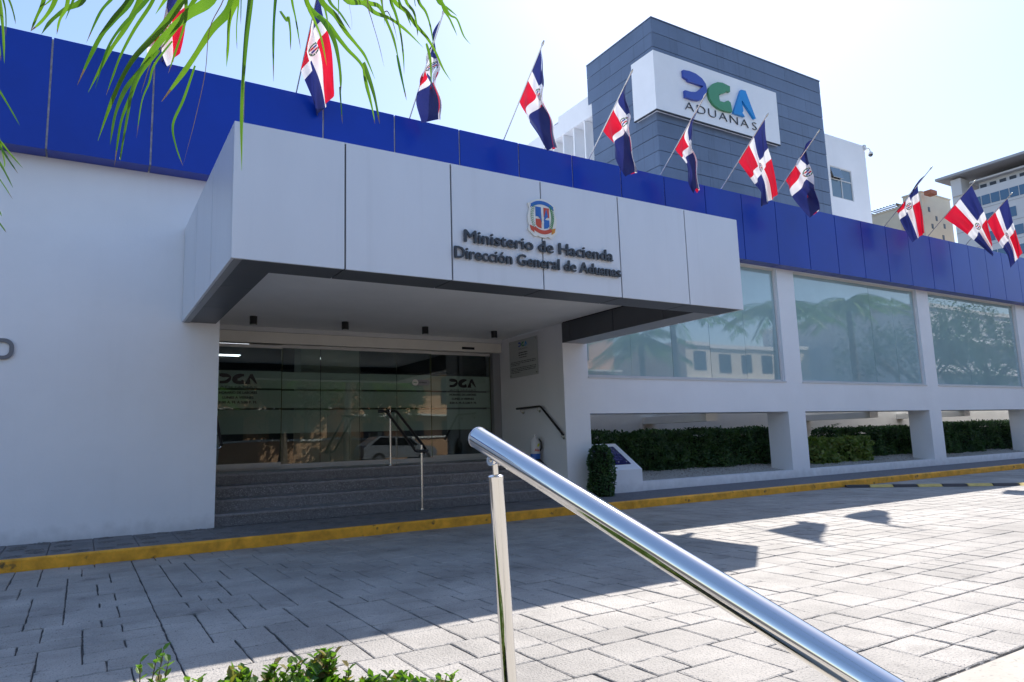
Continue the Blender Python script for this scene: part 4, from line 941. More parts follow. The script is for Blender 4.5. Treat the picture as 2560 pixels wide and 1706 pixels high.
# ================================================================== FLAGS
FLAGS = [(-0.85,1.497,0.325,1,[(0.43,[-1.047,-0.221,6.538]),(0.57,[-0.986,-0.146,6.405]),(0.8,[-0.941,-0.086,6.303]),(1,[-0.846,-0.108,6.217])],[(0.43,[-0.699,-1.071,6.878]),(0.57,[-0.692,-0.99,6.801]),(0.8,[-0.673,-0.754,6.577]),(1,[-0.677,-0.515,6.378])],[0.645,0.497,0.581]),(0.933,1.676,0.681,1,[(0.43,[0.959,-0.556,6.575]),(0.57,[1.021,-0.5,6.459]),(1,[1.223,-0.228,6.002])],[(0.43,[1.009,-1.171,7.047]),(0.57,[1.088,-1.129,6.923]),(0.75,[1.224,-1.02,6.679]),(1,[1.381,-0.702,6.232])],[0.645,0.497,0.581]),(2.74,1.71,0.584,0.12,[(0.3,[2.743,-0.618,6.644]),(0.57,[2.761,-0.623,6.58]),(0.75,[2.776,-0.54,6.449]),(1,[2.842,-0.519,6.166])],[(0.12,[2.71,-1.216,7.29]),(0.43,[2.764,-1.102,6.977]),(0.67,[2.828,-1.054,6.681]),(1,[2.939,-0.89,6.096])],[0.95,0.203,0.237]),(4.511,1.71,0.788,0.15,[(0.43,[4.579,-0.839,6.575]),(0.57,[4.612,-0.842,6.444]),(1,[4.824,-1.138,5.852])],[(0.43,[4.598,-1.318,6.911]),(0.67,[4.703,-1.293,6.468]),(1,[4.843,-1.255,5.877])],[0.95,0.203,0.237]),(6.381,1.71,0.664,0.15,[(0.43,[6.481,-0.835,6.443]),(0.57,[6.489,-0.834,6.409]),(0.75,[6.532,-0.773,6.186]),(1,[6.667,-0.952,5.801])],[(0.12,[6.378,-1.353,7.297]),(0.43,[6.469,-1.257,6.852]),(0.67,[6.555,-1.223,6.481]),(1,[6.695,-1.123,5.836])],[0.95,0.203,0.237]),(8.191,1.71,0.671,0.2,[(0.43,[8.25,-0.765,6.548]),(0.57,[8.302,-0.836,6.399]),(0.72,[8.342,-0.831,6.238]),(0.9,[8.384,-0.774,6.021]),(1,[8.458,-0.86,5.798])],[(0.16,[8.192,-1.187,7.139]),(0.43,[8.258,-1.079,6.786]),(0.67,[8.325,-1.051,6.492]),(1,[8.453,-0.938,5.883])],[0.95,0.203,0.237]),(9.953,1.71,0.74,1,[(0.43,[10.086,-0.924,6.389]),(0.57,[10.138,-0.982,6.228]),(0.75,[10.2,-1.065,6.052]),(1,[10.263,-1.0,5.747])],[(0.43,[10.072,-1.401,6.851]),(0.57,[10.128,-1.41,6.637]),(0.8,[10.22,-1.399,6.257]),(1,[10.303,-1.384,5.915])],[0.95,0.203,0.237]),(11.605,1.647,0.606,0.15,[(0.43,[11.664,-0.688,6.48]),(0.57,[11.716,-0.726,6.305]),(1,[11.903,-0.97,5.766])],[(0.12,[11.571,-1.235,7.323]),(0.43,[11.669,-1.195,6.896]),(0.67,[11.786,-1.236,6.463]),(1,[11.917,-1.197,5.904])],[0.95,0.203,0.237]),(16.058,1.64,0.529,1,[(0.43,[16.076,-0.617,6.586]),(0.57,[16.123,-0.638,6.413]),(0.8,[16.213,-0.698,6.105]),(1,[16.305,-0.774,5.803])],[(0.12,[16.035,-1.202,7.248]),(0.43,[16.089,-1.166,7.003]),(0.57,[16.14,-1.153,6.787]),(0.75,[16.218,-1.16,6.481]),(1,[16.33,-1.089,5.974])],[0.95,0.203,0.237]),(18.137,1.694,0.676,1,[(0.43,[18.37,-1.139,6.174]),(0.57,[18.442,-1.264,5.99]),(0.8,[18.519,-1.394,5.793]),(1,[18.628,-1.562,5.501])],[(0.43,[18.344,-1.601,6.673]),(0.57,[18.397,-1.616,6.474]),(1,[18.554,-1.605,5.835])],[0.95,0.203,0.237]),(20.158,1.647,0.887,1,[(0.43,[20.347,-1.002,6.231]),(0.57,[20.408,-1.064,6.042]),(0.8,[20.473,-1.135,5.84]),(1,[20.56,-1.142,5.498])],[(0.43,[20.326,-1.443,6.692]),(0.57,[20.378,-1.459,6.499]),(1,[20.546,-1.469,5.835])],[0.95,0.203,0.237])]
pd = Vector((0, -1.32, 1.13)).normalized(); PLEN = 1.75
FL_LAB = {0: 'flag with its red part in front, hanging behind the palm leaves at the far left', 1: 'flag with a big red quarter, half hidden behind the right-hand palm leaves',
 2: 'narrow furled flag right of the palm leaves with its emblem showing', 3: 'flag with emblem against open sky, above the middle of the canopy', 4: 'flag with emblem in front of the left edge of the grey tower',
 5: 'tightly wound flag crossing the D of ADUANAS on the logo board', 6: 'broadly opened flag in front of the right end of the logo board', 7: 'flag with emblem in front of the lower right of the grey tower',
 8: 'flag before the beige building, left of the last pair of flags', 9: 'wide red and blue flag before the white building, left one of the last pair', 10: 'last flag on the right, at the end of the blue fascia'}
def lerp_poly(pts, v):
    for (v0, a), (v1, b) in zip(pts, pts[1:]):
        if v <= v1: t = (v-v0)/(v1-v0); return a.lerp(b, t)
    return pts[-1][1]
def smooth_poly(pts, v):
    s = Vector(); wsum = 0
    for dv, w_ in ((-.09, 1), (-.045, 2), (0, 3), (.045, 2), (.09, 1)):
        q = min(1, max(0, v+dv)); s += lerp_poly(pts, q)*w_; wsum += w_
    return s/wsum if .02 < v < .98 else lerp_poly(pts, v)
for fi, (fx, sT, sB, uf, Lp, Rp, nn) in enumerate(FLAGS):
    foot = Vector((fx, -.2, 6.30)); nn = Vector(nn).normalized()
    t = thing('flag', FL_LAB[fi], 'flag', foot, 'flags on slanting poles along the roof edge')
    o = MB().tube([foot-pd*.35, foot+pd*PLEN], .0115, 8).build('pole', 'brushed_steel', t); smooth_angle(o)
    o = MB().tube([foot+pd*(PLEN-.01), foot+pd*(PLEN+.02), foot+pd*(PLEN+.07), foot+pd*(PLEN+.09)], [.012, .02, .014, .002], 10).build('finial', 'brushed_steel', t); smooth_angle(o)
    MB().box(fx-.03, fx+.03, .0, .24, 5.95, 6.295).build('bracket', 'grey_panel', t)
    T = foot+pd*sT-Vector((0, 0, .012)); B = foot+pd*sB-Vector((0, 0, .012))
    Lq = [(0.0, B)]+[(v, Vector(p)) for v, p in Lp]; Rq = [(0.0, T)]+[(v, Vector(p)) for v, p in Rp]
    NU, NV = 26, 40; rf = random.Random(100+fi); ph = rf.uniform(0, 6); m = MB(); uvs = []
    fq = rf.uniform(2.2, 3.2)
    def ripple(u, v, wd):
        e = min(1, v*2.2)
        return nn*(wd*e*(.055*math.sin(fq*2*math.pi*(u+.25*v)+ph)+.03*math.sin(5.3*math.pi*(u-.35*v)+ph*2)+.016*math.sin(17*u+9*v)))
    for j in range(NV+1):
        v = j/NV; l = smooth_poly(Lq, v); r = smooth_poly(Rq, v); ufv = 1-(1-uf)*v; wd = min(1, (r-l).length/.30)
        for i in range(NU+1):
            u = ufv*i/NU; q = i/NU
            m.v.append(tuple(l.lerp(r, q)+ripple(u, v, wd))); uvs.append((v, u))
    for j in range(NV):
        for i in range(NU):
            a = j*(NU+1)+i; m.f.append((a, a+1, a+NU+2, a+NU+1)); m.mi.append(0)
    if uf < .99:                                           # the part folded back behind the front
        o0 = len(m.v); NF = 12
        for j in range(NV+1):
            v = j/NV; l = smooth_poly(Lq, v); r = smooth_poly(Rq, v); ufv = 1-(1-uf)*v; hgt_ = (1-ufv)*.5
            dl = (l-r); dl = dl.normalized() if dl.length > 1e-4 else Vector((0, 1, 0)); dr = (dl*.55+Vector((0, 0, -.45))).normalized(); reach = min(hgt_, .9*(l-r).length+.09)
            for i in range(NF+1):
                q = i/NF; u = ufv+(1-ufv)*q
                m.v.append(tuple(r+ripple(ufv, v, min(1, (r-l).length/.3))+dl*reach*q*.9+nn*(.012+.15*min(1, q*3)*min(1, hgt_*3)+.03*math.sin(9*q+ph)*hgt_)+Vector((0, 0, .16*q*hgt_*v)))); uvs.append((v, u))
        for j in range(NV):
            for i in range(NF):
                a = o0+j*(NF+1)+i; m.f.append((a, a+1, a+NF+2, a+NF+1)); m.mi.append(0)
    o = m.build('cloth', 'flag', t, smooth=True)
    ul = o.data.uv_layers.new(name='UVMap')
    for lp in o.data.loops: ul.data[lp.index].uv = uvs[lp.vertex_index]
# ================================================================== PALM OVER THE VIEWER
LEAVES = [(0,0.0172,[(-1.741,-7.246,3.09),(-1.738,-7.225,2.93),(-1.741,-7.21,2.824),(-1.76,-7.192,2.761),(-1.777,-7.176,2.705)]),(0,0.0206,[(-1.701,-7.199,3.132),(-1.7,-7.173,2.976),(-1.709,-7.15,2.87),(-1.741,-7.119,2.802),(-1.784,-7.084,2.754)]),(0,0.0246,[(-1.6,-7.123,3.212),(-1.604,-7.124,3.041),(-1.621,-7.124,2.914),(-1.675,-7.114,2.864),(-1.722,-7.106,2.802),(-1.748,-7.111,2.737)]),(0,0.0154,[(-1.658,-7.414,2.995),(-1.657,-7.376,2.863),(-1.662,-7.337,2.756),(-1.683,-7.299,2.711),(-1.691,-7.269,2.668)]),(0,0.0288,[(-1.444,-7.411,3.059),(-1.449,-7.406,2.916),(-1.466,-7.398,2.802),(-1.516,-7.375,2.719),(-1.561,-7.355,2.632),(-1.617,-7.314,2.467)]),(0,0.0276,[(-1.398,-7.047,3.324),(-1.402,-7.027,3.173),(-1.418,-7.004,3.051),(-1.466,-6.963,2.933),(-1.527,-6.913,2.816),(-1.589,-6.856,2.657)]),(0,0.0153,[(-1.347,-7.162,3.261),(-1.354,-7.14,3.118),(-1.375,-7.113,3.0),(-1.435,-7.063,2.88),(-1.479,-7.024,2.772),(-1.502,-7.002,2.689),(-1.524,-6.98,2.602)]),(0,0.0296,[(-1.244,-7.329,3.181),(-1.256,-7.32,3.038),(-1.284,-7.305,2.916),(-1.357,-7.26,2.787),(-1.445,-7.207,2.661),(-1.501,-7.171,2.511),(-1.544,-7.138,2.339)]),(0,0.0494,[(-1.146,-7.39,3.173),(-1.155,-7.349,3.055),(-1.182,-7.3,2.952),(-1.263,-7.225,2.896),(-1.353,-7.137,2.796),(-1.431,-7.05,2.657)]),(0,0.0151,[(-1.282,-7.368,3.141),(-1.276,-7.342,3.017),(-1.271,-7.319,2.912),(-1.269,-7.299,2.832),(-1.295,-7.257,2.722),(-1.316,-7.221,2.636)]),(0,0.0186,[(-1.369,-7.158,2.733),(-1.44,-7.135,2.614),(-1.469,-7.144,2.543),(-1.492,-7.154,2.444),(-1.503,-7.166,2.32)]),(0,0.0177,[(-1.346,-7.128,2.775),(-1.411,-7.072,2.678),(-1.439,-7.041,2.585),(-1.467,-7.008,2.486),(-1.481,-6.97,2.309)]),(0,0.0116,[(-1.409,-7.331,2.596),(-1.441,-7.337,2.498),(-1.453,-7.354,2.391),(-1.47,-7.357,2.22),(-1.472,-7.391,2.178)]),(0,0.0398,[(-1.067,-7.316,3.254),(-1.076,-7.295,3.117),(-1.097,-7.264,2.966),(-1.162,-7.216,2.87),(-1.238,-7.153,2.724),(-1.326,-7.081,2.577)]),(0,0.0113,[(-1.219,-7.217,2.697),(-1.251,-7.156,2.571),(-1.282,-7.1,2.478),(-1.265,-7.076,2.394),(-1.235,-7.062,2.321)]),(0,0.0044,[(-1.115,-7.367,3.201),(-1.116,-7.33,3.08),(-1.129,-7.29,2.976),(-1.17,-7.23,2.867),(-1.176,-7.182,2.692),(-1.203,-7.117,2.498),(-1.234,-7.053,2.328)]),(0,0.0213,[(-1.11,-7.54,3.084),(-1.107,-7.511,2.969),(-1.109,-7.481,2.868),(-1.127,-7.446,2.799),(-1.126,-7.419,2.704),(-1.126,-7.395,2.627)]),(0,0.0083,[(-1.107,-7.515,3.102),(-1.1,-7.477,2.993),(-1.094,-7.44,2.898),(-1.093,-7.399,2.803),(-1.084,-7.368,2.727)]),(0,0.0077,[(-1.068,-7.308,3.259),(-1.069,-7.33,3.097),(-1.071,-7.355,2.956),(-1.075,-7.382,2.831)]),(0,0.0225,[(-1.09,-7.69,2.989),(-1.091,-7.691,2.86),(-1.096,-7.692,2.747),(-1.107,-7.679,2.572),(-1.112,-7.661,2.346),(-1.105,-7.649,2.114)]),(0,0.0052,[(-1.359,-7.001,2.803),(-1.373,-7.009,2.753),(-1.399,-6.997,2.632)]),(1,0.0086,[(-1.999,-6.875,3.198),(-1.924,-6.917,3.042),(-1.891,-6.941,2.935),(-1.877,-6.96,2.863),(-1.871,-6.971,2.768)]),(1,0.0096,[(-1.996,-6.939,3.146),(-1.907,-6.985,3.001),(-1.865,-7.01,2.902),(-1.846,-7.028,2.84),(-1.836,-7.042,2.791)]),(1,0.0176,[(-1.974,-7.034,3.082),(-1.912,-7.051,2.943),(-1.888,-7.051,2.852),(-1.873,-7.045,2.752),(-1.863,-7.031,2.627)]),(1,0.0086,[(-1.983,-6.879,3.015),(-1.925,-6.863,2.887),(-1.906,-6.832,2.806),(-1.899,-6.796,2.746)]),(1,0.0112,[(-2.079,-6.733,2.839),(-1.966,-6.759,2.722),(-1.91,-6.757,2.648),(-1.865,-6.748,2.576),(-1.826,-6.736,2.508)]),(1,0.0115,[(-2.097,-6.586,2.646),(-1.967,-6.619,2.538),(-1.9,-6.62,2.469),(-1.861,-6.607,2.423),(-1.816,-6.598,2.372)]),(1,0.0112,[(-2.062,-6.708,2.591),(-1.939,-6.793,2.454),(-1.876,-6.849,2.36),(-1.839,-6.893,2.293),(-1.804,-6.937,2.23)]),(1,0.009,[(-2.011,-6.644,2.691),(-1.932,-6.643,2.554),(-1.9,-6.621,2.465),(-1.882,-6.593,2.39),(-1.886,-6.561,2.377)]),(1,0.0116,[(-2.068,-6.566,2.589),(-1.951,-6.618,2.453),(-1.892,-6.641,2.363),(-1.868,-6.651,2.317),(-1.84,-6.66,2.258)]),(1,0.0075,[(-2.058,-6.665,2.47),(-1.935,-6.756,2.33),(-1.871,-6.818,2.235),(-1.82,-6.873,2.143)]),(1,0.0089,[(-2.039,-6.594,2.392),(-1.935,-6.638,2.252),(-1.884,-6.656,2.159),(-1.872,-6.661,2.129)]),(1,0.0093,[(-2.02,-6.898,2.198),(-1.899,-7.004,2.069),(-1.835,-7.081,1.981),(-1.81,-7.142,1.935)]),(0,0.0232,[(-0.854,-7.452,3.245),(-0.84,-7.428,3.115),(-0.822,-7.409,3.005),(-0.792,-7.408,2.96),(-0.735,-7.424,2.914),(-0.696,-7.429,2.866),(-0.653,-7.435,2.816),(-0.592,-7.45,2.749),(-0.567,-7.44,2.67),(-0.539,-7.43,2.569),(-0.524,-7.418,2.513)]),(0,0.0216,[(-0.911,-7.825,2.969),(-0.895,-7.808,2.855),(-0.87,-7.798,2.757),(-0.821,-7.811,2.703),(-0.784,-7.816,2.648),(-0.747,-7.823,2.605),(-0.713,-7.828,2.562),(-0.677,-7.829,2.483)]),(0,0.0153,[(-0.838,-7.698,3.085),(-0.833,-7.711,2.938),(-0.821,-7.73,2.814),(-0.791,-7.771,2.745),(-0.761,-7.809,2.665)]),(0,0.015,[(-0.913,-7.714,3.043),(-0.901,-7.692,2.926),(-0.886,-7.673,2.811),(-0.86,-7.669,2.755),(-0.831,-7.666,2.69),(-0.806,-7.655,2.589)]),(0,0.0216,[(-0.779,-7.435,2.931),(-0.752,-7.481,2.86),(-0.731,-7.52,2.771),(-0.719,-7.547,2.642),(-0.723,-7.569,2.536)]),(0,0.0076,[(-0.725,-7.561,2.566),(-0.74,-7.62,2.485),(-0.75,-7.675,2.356)]),(0,0.0146,[(-0.815,-7.548,3.196),(-0.81,-7.547,3.05),(-0.803,-7.551,2.926),(-0.789,-7.571,2.877),(-0.78,-7.585,2.81)]),(0,0.01,[(-0.719,-7.521,3.255),(-0.704,-7.473,3.134),(-0.689,-7.428,3.036),(-0.677,-7.39,2.988)]),(0,0.0125,[(-0.936,-7.587,3.12),(-0.922,-7.548,3.01),(-0.906,-7.513,2.915),(-0.883,-7.487,2.851),(-0.855,-7.457,2.748)]),(0,0.021,[(-0.812,-7.769,3.05),(-0.799,-7.775,2.909),(-0.776,-7.792,2.792),(-0.724,-7.842,2.766),(-0.693,-7.875,2.718),(-0.649,-7.919,2.682),(-0.604,-7.959,2.626),(-0.557,-7.998,2.553)]),(0,0.0196,[(-0.694,-7.686,3.156),(-0.686,-7.694,3.0),(-0.67,-7.711,2.874),(-0.632,-7.756,2.833),(-0.614,-7.784,2.766),(-0.593,-7.81,2.676),(-0.578,-7.828,2.563)]),(0,0.0106,[(-0.609,-7.88,2.57),(-0.602,-7.899,2.484),(-0.589,-7.917,2.38)]),(0,0.0057,[(-0.616,-7.73,3.162),(-0.613,-7.731,3.002),(-0.607,-7.734,2.843),(-0.598,-7.762,2.817),(-0.586,-7.786,2.76),(-0.576,-7.805,2.677)]),(0,0.0128,[(-0.685,-7.99,2.959),(-0.672,-7.963,2.833),(-0.658,-7.944,2.74),(-0.637,-7.936,2.698),(-0.615,-7.927,2.638),(-0.597,-7.911,2.557),(-0.587,-7.893,2.494)]),(0,0.018,[(-0.644,-7.87,3.056),(-0.626,-7.846,2.924),(-0.6,-7.832,2.825),(-0.553,-7.842,2.785),(-0.515,-7.844,2.739),(-0.474,-7.849,2.699),(-0.438,-7.849,2.65),(-0.404,-7.847,2.587),(-0.37,-7.848,2.543)]),(0,0.0133,[(-0.518,-7.637,3.268),(-0.51,-7.631,3.101),(-0.498,-7.634,2.976),(-0.473,-7.655,2.907),(-0.459,-7.67,2.847)]),(0,0.0139,[(-0.571,-7.838,3.112),(-0.56,-7.824,2.961),(-0.546,-7.819,2.85),(-0.519,-7.832,2.801),(-0.507,-7.834,2.744),(-0.504,-7.834,2.702)]),(0,0.0064,[(-0.495,-7.787,3.18),(-0.487,-7.766,3.024),(-0.479,-7.753,2.911),(-0.473,-7.752,2.883)]),(0,0.0142,[(-0.509,-7.824,3.15),(-0.496,-7.805,2.996),(-0.481,-7.794,2.886),(-0.454,-7.802,2.839),(-0.435,-7.803,2.783),(-0.42,-7.798,2.705)]),(0,0.0151,[(-0.372,-7.705,3.292),(-0.36,-7.69,3.116),(-0.345,-7.686,2.995),(-0.314,-7.706,2.96),(-0.275,-7.73,2.917)]),(0,0.0138,[(-0.456,-7.925,3.109),(-0.44,-7.901,2.955),(-0.42,-7.883,2.833),(-0.388,-7.885,2.778),(-0.358,-7.885,2.719)]),(0,0.0041,[(-0.724,-7.861,3.026),(-0.72,-7.858,2.884),(-0.714,-7.858,2.754),(-0.704,-7.871,2.689),(-0.682,-7.885,2.59),(-0.666,-7.897,2.496)]),(0,0.0135,[(-0.364,-7.611,2.831),(-0.351,-7.619,2.758),(-0.346,-7.616,2.649)]),(0,0.0173,[(-0.657,-7.654,2.643),(-0.652,-7.701,2.551),(-0.646,-7.746,2.45),(-0.643,-7.786,2.332)]),(0,0.0107,[(-0.681,-7.711,2.598),(-0.667,-7.708,2.511),(-0.643,-7.711,2.421)]),(0,0.0014,[(-0.814,-7.922,2.946),(-0.806,-7.905,2.824),(-0.798,-7.893,2.725),(-0.785,-7.887,2.655),(-0.783,-7.881,2.619)]),(0,0.0087,[(-1.888,-7.216,3.096),(-1.885,-7.199,2.968),(-1.887,-7.19,2.905),(-1.901,-7.18,2.875),(-1.913,-7.169,2.837)]),(0,0.0122,[(-1.679,-7.27,3.123),(-1.678,-7.248,2.988),(-1.686,-7.231,2.918),(-1.712,-7.204,2.85),(-1.748,-7.175,2.812)]),(0,0.0139,[(-1.6,-7.182,3.209),(-1.604,-7.185,3.09),(-1.611,-7.18,3.025),(-1.643,-7.178,3.018),(-1.67,-7.174,2.989),(-1.684,-7.175,2.936)]),(0,0.0218,[(-1.556,-7.404,3.073),(-1.559,-7.396,2.933),(-1.569,-7.393,2.898),(-1.6,-7.379,2.846),(-1.629,-7.369,2.812),(-1.664,-7.342,2.693)]),(0,0.0205,[(-1.47,-7.065,3.344),(-1.472,-7.046,3.197),(-1.483,-7.031,3.124),(-1.517,-7.002,3.036),(-1.561,-6.968,2.969),(-1.604,-6.926,2.843)]),(0,0.0179,[(-1.331,-7.336,3.192),(-1.342,-7.329,3.072),(-1.362,-7.316,2.975),(-1.418,-7.28,2.867),(-1.486,-7.24,2.776),(-1.53,-7.215,2.68),(-1.562,-7.187,2.526)]),(0,0.0311,[(-1.195,-7.422,3.193),(-1.201,-7.385,3.068),(-1.216,-7.362,3.021),(-1.267,-7.321,3.024),(-1.322,-7.267,2.96),(-1.37,-7.214,2.879)]),(0,0.0092,[(-1.306,-7.213,2.782),(-1.363,-7.163,2.69),(-1.378,-7.143,2.618),(-1.4,-7.117,2.542),(-1.411,-7.087,2.399)]),(0,0.0268,[(-1.151,-7.322,3.241),(-1.16,-7.308,3.154),(-1.175,-7.285,3.044),(-1.226,-7.249,2.979),(-1.285,-7.2,2.864),(-1.353,-7.144,2.751)]),(0,0.0128,[(-1.069,-7.623,3.076),(-1.067,-7.603,3.004),(-1.069,-7.594,2.973),(-1.078,-7.575,2.933),(-1.079,-7.564,2.905),(-1.078,-7.55,2.852)]),(0,0.0166,[(-1.018,-7.795,2.999),(-1.018,-7.794,2.876),(-1.021,-7.793,2.821),(-1.029,-7.787,2.722),(-1.032,-7.777,2.589),(-1.027,-7.766,2.414)]),(0,0.011,[(-0.903,-7.776,3.027),(-0.893,-7.758,2.931),(-0.882,-7.745,2.851),(-0.862,-7.743,2.817),(-0.839,-7.74,2.761),(-0.819,-7.732,2.683)]),(0,0.0141,[(-0.926,-7.402,2.924),(-0.906,-7.437,2.868),(-0.904,-7.45,2.877),(-0.898,-7.462,2.808),(-0.898,-7.469,2.724)]),(0,0.0078,[(-0.892,-7.561,3.207),(-0.888,-7.56,3.088),(-0.885,-7.562,3.036),(-0.876,-7.573,3.0),(-0.871,-7.582,2.966)]),(0,0.0132,[(-0.779,-7.846,3.034),(-0.768,-7.852,2.925),(-0.757,-7.862,2.89),(-0.727,-7.893,2.884),(-0.708,-7.914,2.862),(-0.681,-7.938,2.824),(-0.655,-7.965,2.807),(-0.626,-7.987,2.756)]),(0,0.0123,[(-0.721,-7.728,3.156),(-0.715,-7.737,3.032),(-0.704,-7.747,2.951),(-0.676,-7.779,2.913),(-0.663,-7.801,2.875),(-0.648,-7.821,2.816),(-0.636,-7.83,2.708)]),(0,0.0133,[(-0.566,-7.976,3.05),(-0.551,-7.957,2.95),(-0.531,-7.947,2.876),(-0.491,-7.952,2.822),(-0.46,-7.955,2.792),(-0.426,-7.957,2.746),(-0.397,-7.961,2.733),(-0.369,-7.959,2.675),(-0.341,-7.961,2.647)]),(0,0.0078,[(-0.334,-7.785,3.277),(-0.325,-7.775,3.149),(-0.315,-7.772,3.072),(-0.295,-7.786,3.054),(-0.27,-7.806,3.05)])]
crown = Vector((-1.75, -11.9, 3.75))
pt = thing('palm_tree', 'palm standing beside the viewer whose leaflets hang into the top left of the picture', 'palm', (-1.8, -12.0, 0))
o = MB().tube([(-1.85, -12.1, -.05), (-1.84, -12.08, .3), (-1.80, -12.0, 1.8), (-1.76, -11.92, 3.2), crown], [.16, .12, .105, .10, .09], 12).build('trunk', 'bark', pt); smooth_angle(o)
def blade(m, pts, w_, twist, fold=.16):
    P_ = [Vector(p) for p in pts]; n = len(P_); tot = sum((b-a).length for a, b in zip(P_, P_[1:])); acc = 0; rows_ = []
    fine = []
    for i in range(n-1):                                   # Catmull-Rom so that the blade bends softly
        p0_, p1_, p2_, p3_ = P_[max(0, i-1)], P_[i], P_[i+1], P_[min(n-1, i+2)]
        for k in range(5):
            q = k/5; fine.append(.5*((2*p1_)+(p2_-p0_)*q+(2*p0_-5*p1_+4*p2_-p3_)*q*q+(3*p1_-p0_-3*p2_+p3_)*q**3))
    fine.append(P_[-1]); N = len(fine)
    vs = []
    for i, p in enumerate(fine):
        s = i/(N-1); dd_ = (fine[min(N-1, i+1)]-fine[max(0, i-1)]).normalized()
        view = (CAM-p).normalized(); sd_ = dd_.cross(view)
        sd_ = sd_.normalized() if sd_.length > 1e-5 else Vector((1, 0, 0)); up = sd_.cross(dd_)
        a = twist*(s-.4); sd2 = sd_*math.cos(a)+up*math.sin(a); up2 = up*math.cos(a)-sd_*math.sin(a)
        ww = w_*(.55+.45*math.sin(math.pi*min(1, s*1.25+.1)))*(1 if s < .84 else max(.08, (1-s)/.16))
        vs += [p-sd2*ww*.5+up2*ww*fold, p-up2*ww*fold*.3, p+sd2*ww*.5+up2*ww*fold]
    fs = []
    for i in range(N-1):
        a = i*3; fs += [(a, a+1, a+4, a+3), (a+1, a+2, a+5, a+4)]
    nt_ = 2*(N-1)-4 if w_ > .006 and rl.random() < .6 else 2*(N-1)
    m.add(vs, fs[:nt_]); o_ = len(m.v)-len(vs)
    for f in fs[nt_:]: m.f.append(tuple(o_+i for i in f)); m.mi.append(1)
    return m
rl = random.Random(4)
def frond_stem(pts, r): 
    o = MB().tube(pts, [r*(1-.75*i/(len(pts)-1)) for i in range(len(pts))], 8).build('frond', 'palm_leaf', pt); smooth_angle(o); return o
stemA = frond_stem([crown, (-1.55, -10.9, 3.95), (-1.3, -9.6, 3.75), (-1.25, -8.9, 3.35), (-1.55, -8.1, 3.08), (-2.05, -7.85, 2.95)], .02)
stemB = frond_stem([crown, (-1.4, -10.9, 3.98), (-1.0, -9.6, 3.8), (-.75, -8.8, 3.45), (-.35, -8.35, 3.12), (.05, -8.35, 2.95)], .02)
stemC = frond_stem([crown, (-2.2, -10.9, 3.7), (-2.7, -9.6, 3.1), (-2.95, -8.6, 2.6), (-3.05, -7.9, 2.1)], .02)
for fr_, w_, pts in LEAVES:
    st = stemC if fr_ else (stemA if pts[0][0] < -1.05 else stemB)
    blade(MB(), pts, w_*.9, rl.uniform(-.55, .55), rl.uniform(.05, .2)).build('leaflet', ['palm_leaf', 'palm_dry'] if w_ > .006 else 'palm_dry', st, smooth=True)
# the rest of that crown, above and behind the viewer
for k in range(7):
    a = math.radians(150+k*35); L = 2.2; st = []
    for q in range(7):
        s = q/6; st.append(crown+Vector((math.cos(a)*L*s*.95, math.sin(a)*L*s*.95, .75*s-1.35*s*s)))
    o = frond_stem(st, .016); m = MB()
    for q in range(26):
        s = .15+.85*q/25; i = min(5, int(s*6)); p = Vector(st[i]).lerp(Vector(st[i+1]), s*6-i); dd_ = (Vector(st[i+1])-Vector(st[i])).normalized(); sd_ = dd_.cross(Vector((0, 0, 1))).normalized()
        for sg_ in (-1, 1): m.leaf(p, dd_*.5+sd_*sg_+Vector((0, 0, -.55)), Vector((0, 0, 1)), .55*(1-.4*s), .045)
    m.build('leaflets', 'palm_leaf', o)
# ================================================================== HEDGE AT THE BOTTOM EDGE
H0 = Vector((-1.55, -8.18, 0)); H1 = Vector((-.80, -8.64, 0)); HD = (H1-H0); HN = Vector((HD.y, -HD.x, 0)).normalized()
if HN.dot(CAM-H0) < 0: HN = -HN                              # points towards the viewer
t = thing('near_hedge', 'low bright green leafy hedge along the bottom edge, close to the viewer', 'hedge', (-1.2, -8.5, 0)); rr = random.Random(31)
def htop(s): return .595+.036*math.exp(-((s-.60)/.24)**2)+.012*math.sin(s*31)+.012*math.sin(s*57+1)-.03*max(0, (.35-s)/.35)
def near_s(rr):
    s = rr.uniform(0, 1); b = rr.uniform(0, .34); p = H0+HD*s+HN*b
    if rr.random() < .6: p.z = htop(s)-abs(rr.gauss(0, .03)); return p, Vector((0, -.1, 1))
    p = H0+HD*s+HN*abs(rr.gauss(0, .03)); p.z = rr.uniform(.1, htop(s)); return p, -HN+Vector((0, 0, .2))
m = MB(); foliage(m, near_s, 7500, .027, .019, rr, .8, .10); m.build('foliage', ['near_leaf', 'near_dry'], t, kind='stuff')
m = MB()
for k in range(70):
    s = rr.random(); p = H0+HD*s+HN*rr.uniform(.02, .3); z = htop(s)
    m.tube([(p.x, p.y, .0), (p.x+rr.gauss(0, .03), p.y, .3), (p.x+rr.gauss(0, .05), p.y+rr.gauss(0, .03), z+rr.uniform(-.01, .02))], [.005, .0035, .0012], 5)
m.build('twigs', 'twig', t)
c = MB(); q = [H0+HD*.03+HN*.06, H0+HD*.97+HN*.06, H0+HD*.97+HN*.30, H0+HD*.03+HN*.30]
c.add([(v.x, v.y, -.02) for v in q]+[(v.x, v.y, .47) for v in q], [(0, 1, 2, 3), (7, 6, 5, 4), (0, 4, 5, 1), (1, 5, 6, 2), (2, 6, 7, 3), (3, 7, 4, 0)]); c.build('dark_core', 'hedge_core', t)  # solid dark block inside the hedge, below the leaf tops
